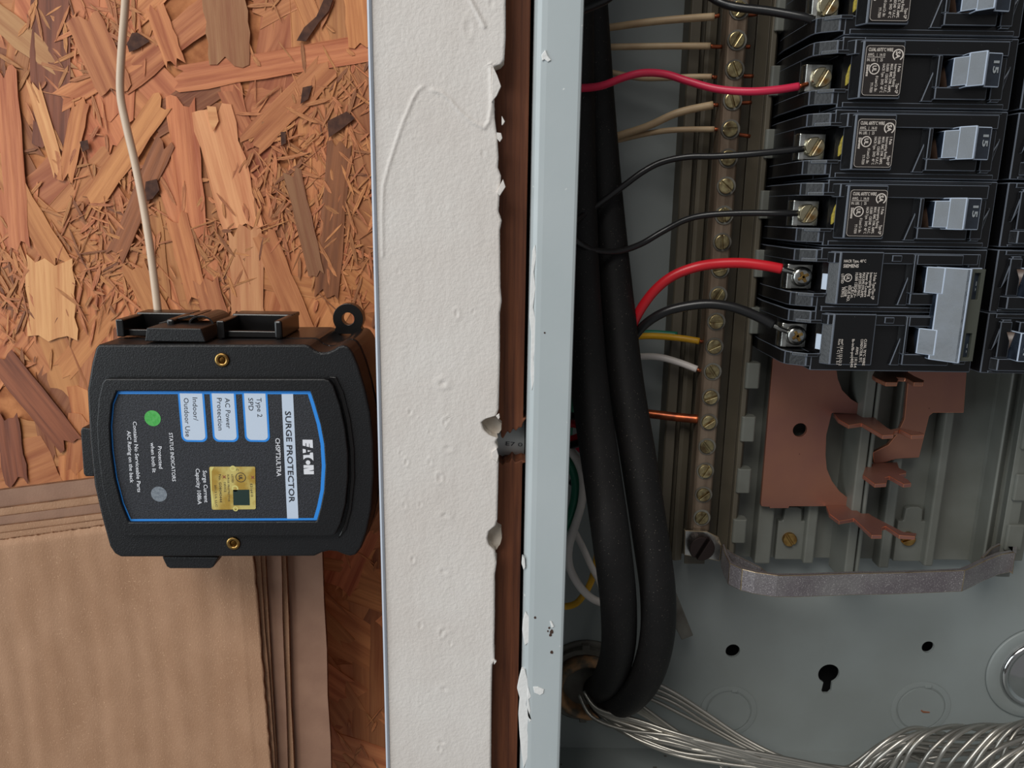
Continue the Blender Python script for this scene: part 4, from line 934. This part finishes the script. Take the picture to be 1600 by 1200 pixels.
bx_ = thing('cardboard_box', 'flattened brown corrugated cardboard box leaning on the strand board below the surge protector', 'cardboard', P(200, 1300, 365)[:1]+(365,)+P(200, 1300, 365)[1:])
def sheet(corners, D, th, m='card', name='cardboard_sheet', amp=.0, seed=0, edge='card_edge', lean=0):
    """corners (tl, tr, br, bl) in pixels at depth D; front face with soft flute waves"""
    tl, tr, br, bl_ = [Vector(P(u, v, D)) for u, v in corners]
    NXs, NZs = (150, 40) if amp else (2, 8)
    r = random.Random(seed); ph = [r.uniform(0, 6.28) for _ in range(6)]
    t = bmesh.new(); g = []
    for j in range(NZs+1):
        row = []
        for i in range(NXs+1):
            a, b = i/NXs, j/NZs
            p = (tl*(1-a)+tr*a)*(1-b)+(bl_*(1-a)+br*a)*b
            x = p.x; h = 0
            if amp:
                xx = x*.5+2.2*mnoise.noise(Vector((x*.03, p.y*.01, seed)))
                h = amp*(.38*math.sin(xx)+.5*math.sin(xx*.37+ph[0])+.8*mnoise.noise(Vector((x*.12, p.y*.012, 9))))
                if i < 2 or i > NXs-8: h *= .2
                if j == 0: h -= .4
            jx = r.uniform(-.35, .35) if i in (0, NXs) else 0; jz = r.uniform(-.3, .3) if j in (0, NZs) else 0
            row.append(t.verts.new((x+jx, D-h, p.y+jz)))
        g.append(row)
    for A, B in zip(g, g[1:]):
        for i in range(NXs): f = t.faces.new((A[i], A[i+1], B[i+1], B[i])); f.smooth = bool(amp)
    rim = g[0]+[r_[-1] for r_ in g[1:]]+g[-1][::-1][1:]+[r_[0] for r_ in g[::-1][1:-1]]
    bk = [t.verts.new((v.co.x, D+th, v.co.z)) for v in rim]; n = len(rim)
    for i in range(n):
        f = t.faces.new((rim[i], rim[(i+1) % n], bk[(i+1) % n], bk[i])); f.material_index = 1
    f = t.faces.new(bk); f.material_index = 1
    bmesh.ops.recalc_face_normals(t, faces=t.faces)
    mb = MB(); me = bpy.data.meshes.new('t'); t.to_mesh(me); t.free(); mb.bm.from_mesh(me)
    return obj(name, mb, [m, edge], bx_)
sheet([(-60,774),(497,702),(521,1290),(-60,1290)], 369, 3, 'card2', seed=1)
sheet([(-60,802),(441,738),(463,1290),(-60,1290)], 365.6, 2.6, 'card', seed=2)
sheet([(-60,815),(436,752),(452,1290),(-60,1290)], 363.6, 1.2, 'card2', seed=5)
sheet([(-60,830),(408,770),(438,1290),(-60,1290)], 361.2, 1.9, 'card', seed=3)
sheet([(-60,842),(400,779),(436,1290),(-60,1290)], 359.2, 1.2, 'card', seed=6)
sheet([(-60,853),(390,790),(431,1290),(-60,1290)], 356.6, 2.0, 'card', amp=.30, seed=4, name='corrugated_sheet')

# ================================================================ CABLES AND WIRES
def wire(name, pts, r, m, label, group=None, n=12, cat='wire', tip=None, tipm='copper_wire', sub=6):
    q = [P3(*p) for p in pts]
    if tip:
        t = thing(name, label, cat, (q[0].x, q[0].y, q[0].z), group)
        mb = MB(); mb.tube(q, r, n, sub); obj('insulation', mb, m, t)
        mb = MB(); mb.tube([q[-1]]+[P3(*p) for p in tip], max(r*.5, .8), 10, 3); obj('bare_end', mb, tipm, t); return t
    mb = MB(); mb.tube(q, r, n, sub); return obj(name, mb, m, label=label, cat=cat, group=group)
wire('power_cable', [(893,-80,322),(897,0,320),(899,150,316),(902,300,311),(908,450,305),(921,600,298),(942,750,288),(956,850,283),(966,940,290),(966,1010,306),(955,1052,326),(940,1075,350),(928,1078,369)], [7.6]*13, 'cable', 'thick black rubber cable, the left of the two, close to the grey lip', 'thick black power cables', 24, 'cable')
wire('power_cable', [(912,-80,332),(920,0,331),(931,150,328),(944,300,324),(960,450,317),(978,600,308),(998,720,300),(1018,850,292),(1028,930,292),(1026,1000,298),(1008,1060,312),(978,1094,334),(950,1100,352),(936,1100,368)], [7.4]*14, 'cable', 'thick black rubber cable, the right of the two, curving in at bottom', 'thick black power cables', 24, 'cable')
wire('black_wire', [(905,18,296),(925,10,300),(950,-2,304),(975,-25,306)], 1.5, 'wblack', 'short black wire crossing the cables at the very top edge')
wire('black_wire', [(1080,-30,318),(1118,0,316),(1150,11,312),(1200,17,308),(1250,26,304),(1272,32,303)], 1.6, 'wblack', 'black wire entering the cut off breaker at the top')
wire('crimson_wire', [(880,138,290),(905,138,300),(940,134,309),(975,121,315),(1005,114,316),(1040,116,316),(1075,127,314),(1120,139,310),(1170,143,305),(1215,140,303),(1248,135,303)], 1.45, 'wpink', 'long crimson red wire waving right into a fifteen amp breaker', tip=[(1262, 131, 304)])
wire('black_wire', [(890,352,295),(912,336,303),(940,316,310),(975,290,315),(1005,268,317),(1035,253,316),(1075,245,313),(1120,244,310),(1180,240,306),(1240,234,304),(1262,231,304.5)], 1.25, 'wblack', 'thin black wire rising from the lip to the breaker below the crimson wired one')
wire('black_wire', [(888,366,296),(905,380,298),(930,391,304),(965,393,311),(1000,382,316),(1035,362,317),(1070,344,315),(1105,336,312),(1160,333,308),(1215,333,304),(1250,333,304.5)], 1.25, 'wblack', 'thin black wire sagging over the cables to the lowest fifteen amp breaker')
wire('red_wire', [(965,560,322),(985,515,318),(1000,485,315),(1022,455,313),(1050,432,311),(1085,418,309),(1120,412,308),(1160,411,306),(1195,415,304),(1221,420,303)], 2.05, 'wred', 'bright red wire arching into the upper pole of the fifty amp breaker', tip=[(1228,422,303),(1240,426,303.5)], tipm='silver')
wire('black_wire', [(970,560,324),(988,530,320),(1010,505,316),(1040,487,313),(1075,478,311),(1110,475,309),(1145,480,307),(1180,493,305),(1208,508,303.5)], 1.95, 'wblack', 'black wire arching into the lower pole of the fifty amp breaker', tip=[(1217,513,303),(1232,519,303.5)], tipm='silver')
nl = [([(925,46,346),(960,42,345),(1010,35,340),(1060,30,336),(1116,26,334)], [(1124,24,334)], 1.5, 'topmost beige neutral wire going right into the terminal bar'),
      ([(925,74,346),(980,73,343),(1050,72,338),(1110,72,335)], [(1118,73,335),(1128,73,335)], 1.35, 'second beige neutral wire from the top, running level'),
      ([(925,107,350),(960,114,349),(1000,122,347),(1040,122,341),(1080,120,337),(1112,120,335)], [(1120,121,335)], 1.2, 'beige neutral wire partly behind the crimson wire'),
      ([(930,225,347),(960,214,345),(1010,198,341),(1060,176,337),(1114,164,335)], [(1122,164,335)], 1.6, 'thicker beige neutral wire sloping up right under the crimson wire'),
      ([(930,228,349),(962,220,347),(1010,209,343),(1055,203,338),(1116,202,335)], [(1123,202,335)], 1.2, 'lowest beige neutral wire, just under the sloping one')]
for pts, tip, r, lb in nl: wire('neutral_wire', pts, r, 'wbeige', lb, 'beige neutral wires', tip=tip)
for u, v, l, a in ((1166,24,17,-2), (1163,73,9,0), (1161,119,16,0), (1157,161,17,-1), (1152,210,20,3)):
    mb = MB(); mb.tube([P3(u-12, v-a*.3, 336), P3(u, v, 336), P3(u+l, v+a, 336)], .8, 8, 3)
    obj('copper_wire_end', mb, 'copper_wire', label='bare copper wire tip poking out right of the terminal bar, %s' % {24:'topmost',73:'second down',119:'third down',161:'fourth down',210:'fifth down'}[v], cat='wire', group='copper tips right of the terminal bar')
wire('yellow_wire', [(960,526,348),(990,526,346),(1020,525,343),(1060,528,338),(1093,533,335)], 1.45, 'wyellow', 'yellow wire with green back going into the terminal bar', tip=[(1100,534,335)])
wire('green_wire', [(960,522,350),(990,521,348.5),(1020,520,346),(1058,523,342)], 1.3, 'wgreen', 'green wire lying just above the yellow wire by the terminal bar')
wire('white_wire', [(965,560,346),(1000,557,344),(1030,558,341),(1060,566,338),(1089,577,335)], 1.55, 'wwhite', 'white wire bending down into the terminal bar', tip=[(1096,580,335)])
wire('copper_conductor', [(965,640,344),(1010,646,342),(1035,649,340),(1060,652,338),(1092,655,335)], 2.05, 'copper_wire', 'bare thick copper conductor entering the terminal bar', cat='wire')
# loops beside the lip
wire('black_wire', [(875,655,300),(893,650,302),(912,655,305),(922,668,306),(918,684,306),(900,694,303),(875,698,300)], 1.6, 'wblack', 'black wire loop curling out from behind the grey lip around a red loop')
wire('red_wire', [(875,664,306),(895,662,306),(908,667,307),(911,675,307),(903,683,306),(878,690,304)], 1.6, 'wred', 'small red wire loop curling out from behind the grey lip')
wire('red_wire', [(895,690,330),(912,706,330),(925,716,332)], 1.7, 'wpink', 'short dark red wire piece under the red and black loops')
wire('white_wire', [(872,695,300),(890,704,302),(904,724,304),(911,750,304),(909,785,304),(899,820,304),(889,855,304),(890,885,305),(903,912,306),(922,933,310),(944,944,314)], 1.75, 'wwhite', 'white wire making a long S shape beside the grey lip')
wire('white_wire', [(872,800,322),(890,818,322),(908,850,322),(924,885,322),(938,912,322),(944,942,322)], 1.5, 'wwhite', 'second white wire slanting behind the S shaped white wire')
wire('green_wire', [(872,700,304),(888,720,306),(898,745,307),(899,770,307),(893,800,307),(880,830,306)], 1.9, 'wgreen', 'green wire curved inside the white S shaped wire')
wire('yellow_wire', [(880,706,312),(893,722,312),(903,745,312),(905,775,312),(897,812,312)], 1.1, 'wyellow', 'thin yellow wire between the green and white wires beside the lip')
wire('yellow_wire', [(912,760,336),(928,782,335),(934,815,334),(934,860,334),(925,905,333),(908,935,332),(893,946,330),(870,948,328)], 1.6, 'wyellow', 'yellow orange wire hooking left under the white wires')
wire('green_wire', [(905,590,338),(893,640,338),(888,700,338)], 1.5, 'wgreen', 'dark green wire running down behind the red and black loops')
wire('black_wire', [(890,752,330),(912,765,330),(935,775,330)], 1.4, 'wblack', 'short black wire crossing behind the green wire under the loops')
# flat steel strip behind the right cable
mb = MB(); mb.prism(PP([(1040,905),(1056,925),(1082,990),(1064,997),(1045,960)], 345), 343, 346, .4); obj('metal_strip', mb, 'dirt', label='small dull metal strip sticking out behind the right black cable', cat='metal strip')
# bare strands: left fan out of the bushing
rb = random.Random(5)
fan = [[(905,1085,345),(925,1120,338),(975,1140,330),(1050,1150,322),(1120,1172,318),(1200,1186,314),(1320,1200,310),(1400,1215,306)]]
for i in range(13):
    k = i/12
    fan.append([(912+10*k, 1080+14*k, 346-2*k), (935+12*k, 1112+14*k-6*rb.random(), 339), (990+8*rb.random(), 1122+30*k+4*rb.random(), 330), (1060, 1140+34*k+7*rb.random(), 322), (1130+10*rb.random(), 1160+26*k+8*rb.random(), 317), (1215, 1182+16*k+8*rb.random(), 313), (1320, 1204+10*k, 309), (1400, 1222+8*k, 306)])
for i in range(4):
    fan.append([(950+3*i, 1048+9*i, 350), (1010+2*i, 1062+10*i, 346), (1052+3*i, 1082+10*i+rb.uniform(-2,2), 342), (1105+3*i, 1116+9*i+rb.uniform(-2,2), 337), (1160+4*i, 1152+7*i, 330), (1225+3*i, 1184+5*i, 322), (1320, 1212, 316)])
for i in range(4):
    fan.append([(985, 1090+5*i, 346), (1015+4*i, 1112+6*i, 342), (1048+6*i, 1136+5*i, 338), (1085+8*i, 1160+3*i, 333), (1130, 1186+6*i, 326)])
for pts in fan:
    wire('bare_strand', pts, .95, 'bare', 'bare aluminium strand fanning out of the rusty bushing toward the lower right', 'bare strands from the bushing', 8, 'wire', sub=5)
tw = []
J = lambda a: rb.uniform(-a, a)
for i in range(12):                                       # outer strands of the twist, sweeping up to the right
    x = 1342+22*i+J(5); k = J(6); s_ = rb.uniform(.8, 1.25)
    tw.append([(x-14, 1228, 300+i*.6), (x+4+k*.4, 1198+J(3), 298+J(1)), (x+(22+k)*s_, 1172+J(4)-.8*i, 297+J(1.5)), (x+(52+k)*s_, 1150-1.6*i+J(4), 300+J(1.5)), (x+90*s_, 1140-1.5*i+J(3), 306), (x+134*s_, 1142-1.2*i+J(6), 313)])
for i in range(10):                                       # inner layer crossing behind
    y = 1150+6.5*i
    tw.append([(1270+13*i+J(8), 1228, 316), (1330+10*i, 1194-1.5*i+J(4), 315+J(1.5)), (1395+8*i, y+J(5), 314+J(2)), (1470, y+2+J(5), 314+J(2)), (1560, y-4+J(8), 314), (1660, y-16+J(6), 314)])
for i in range(6):
    tw.append([(1322-13*i, 1218, 322), (1365-6*i, 1188+2*i+J(3), 322), (1408, 1164+5*i+J(2), 322), (1450, 1158+6*i, 322)])
for i in range(4):
    tw.append([(1500+24*i, 1225, 292), (1530+24*i, 1196+J(4), 292), (1570+20*i, 1168+J(5), 294), (1640+14*i, 1140, 300)])
for i, pts in enumerate(tw):
    wire('bare_strand', pts, 1.0, 'bare', 'bare aluminium strand twisted into the bundle at the lower right corner', 'bare strands of the lower right bundle', 8, 'wire', sub=5)
# dust and fibres lying on the floor of the box
r = random.Random(3); mb = MB()
for _ in range(60):
    x, d = r.uniform(25, 300), r.uniform(300, 358); s = r.uniform(.3, 1.1)
    mb.box(x-s, x+s, d-s*.7, d+s*.7, ZB, ZB+s*.6, 0)
obj('dirt_crumbs', mb, 'dirt', label='dry dirt crumbs scattered on the floor of the grey panel box', cat='dirt', kind='stuff')
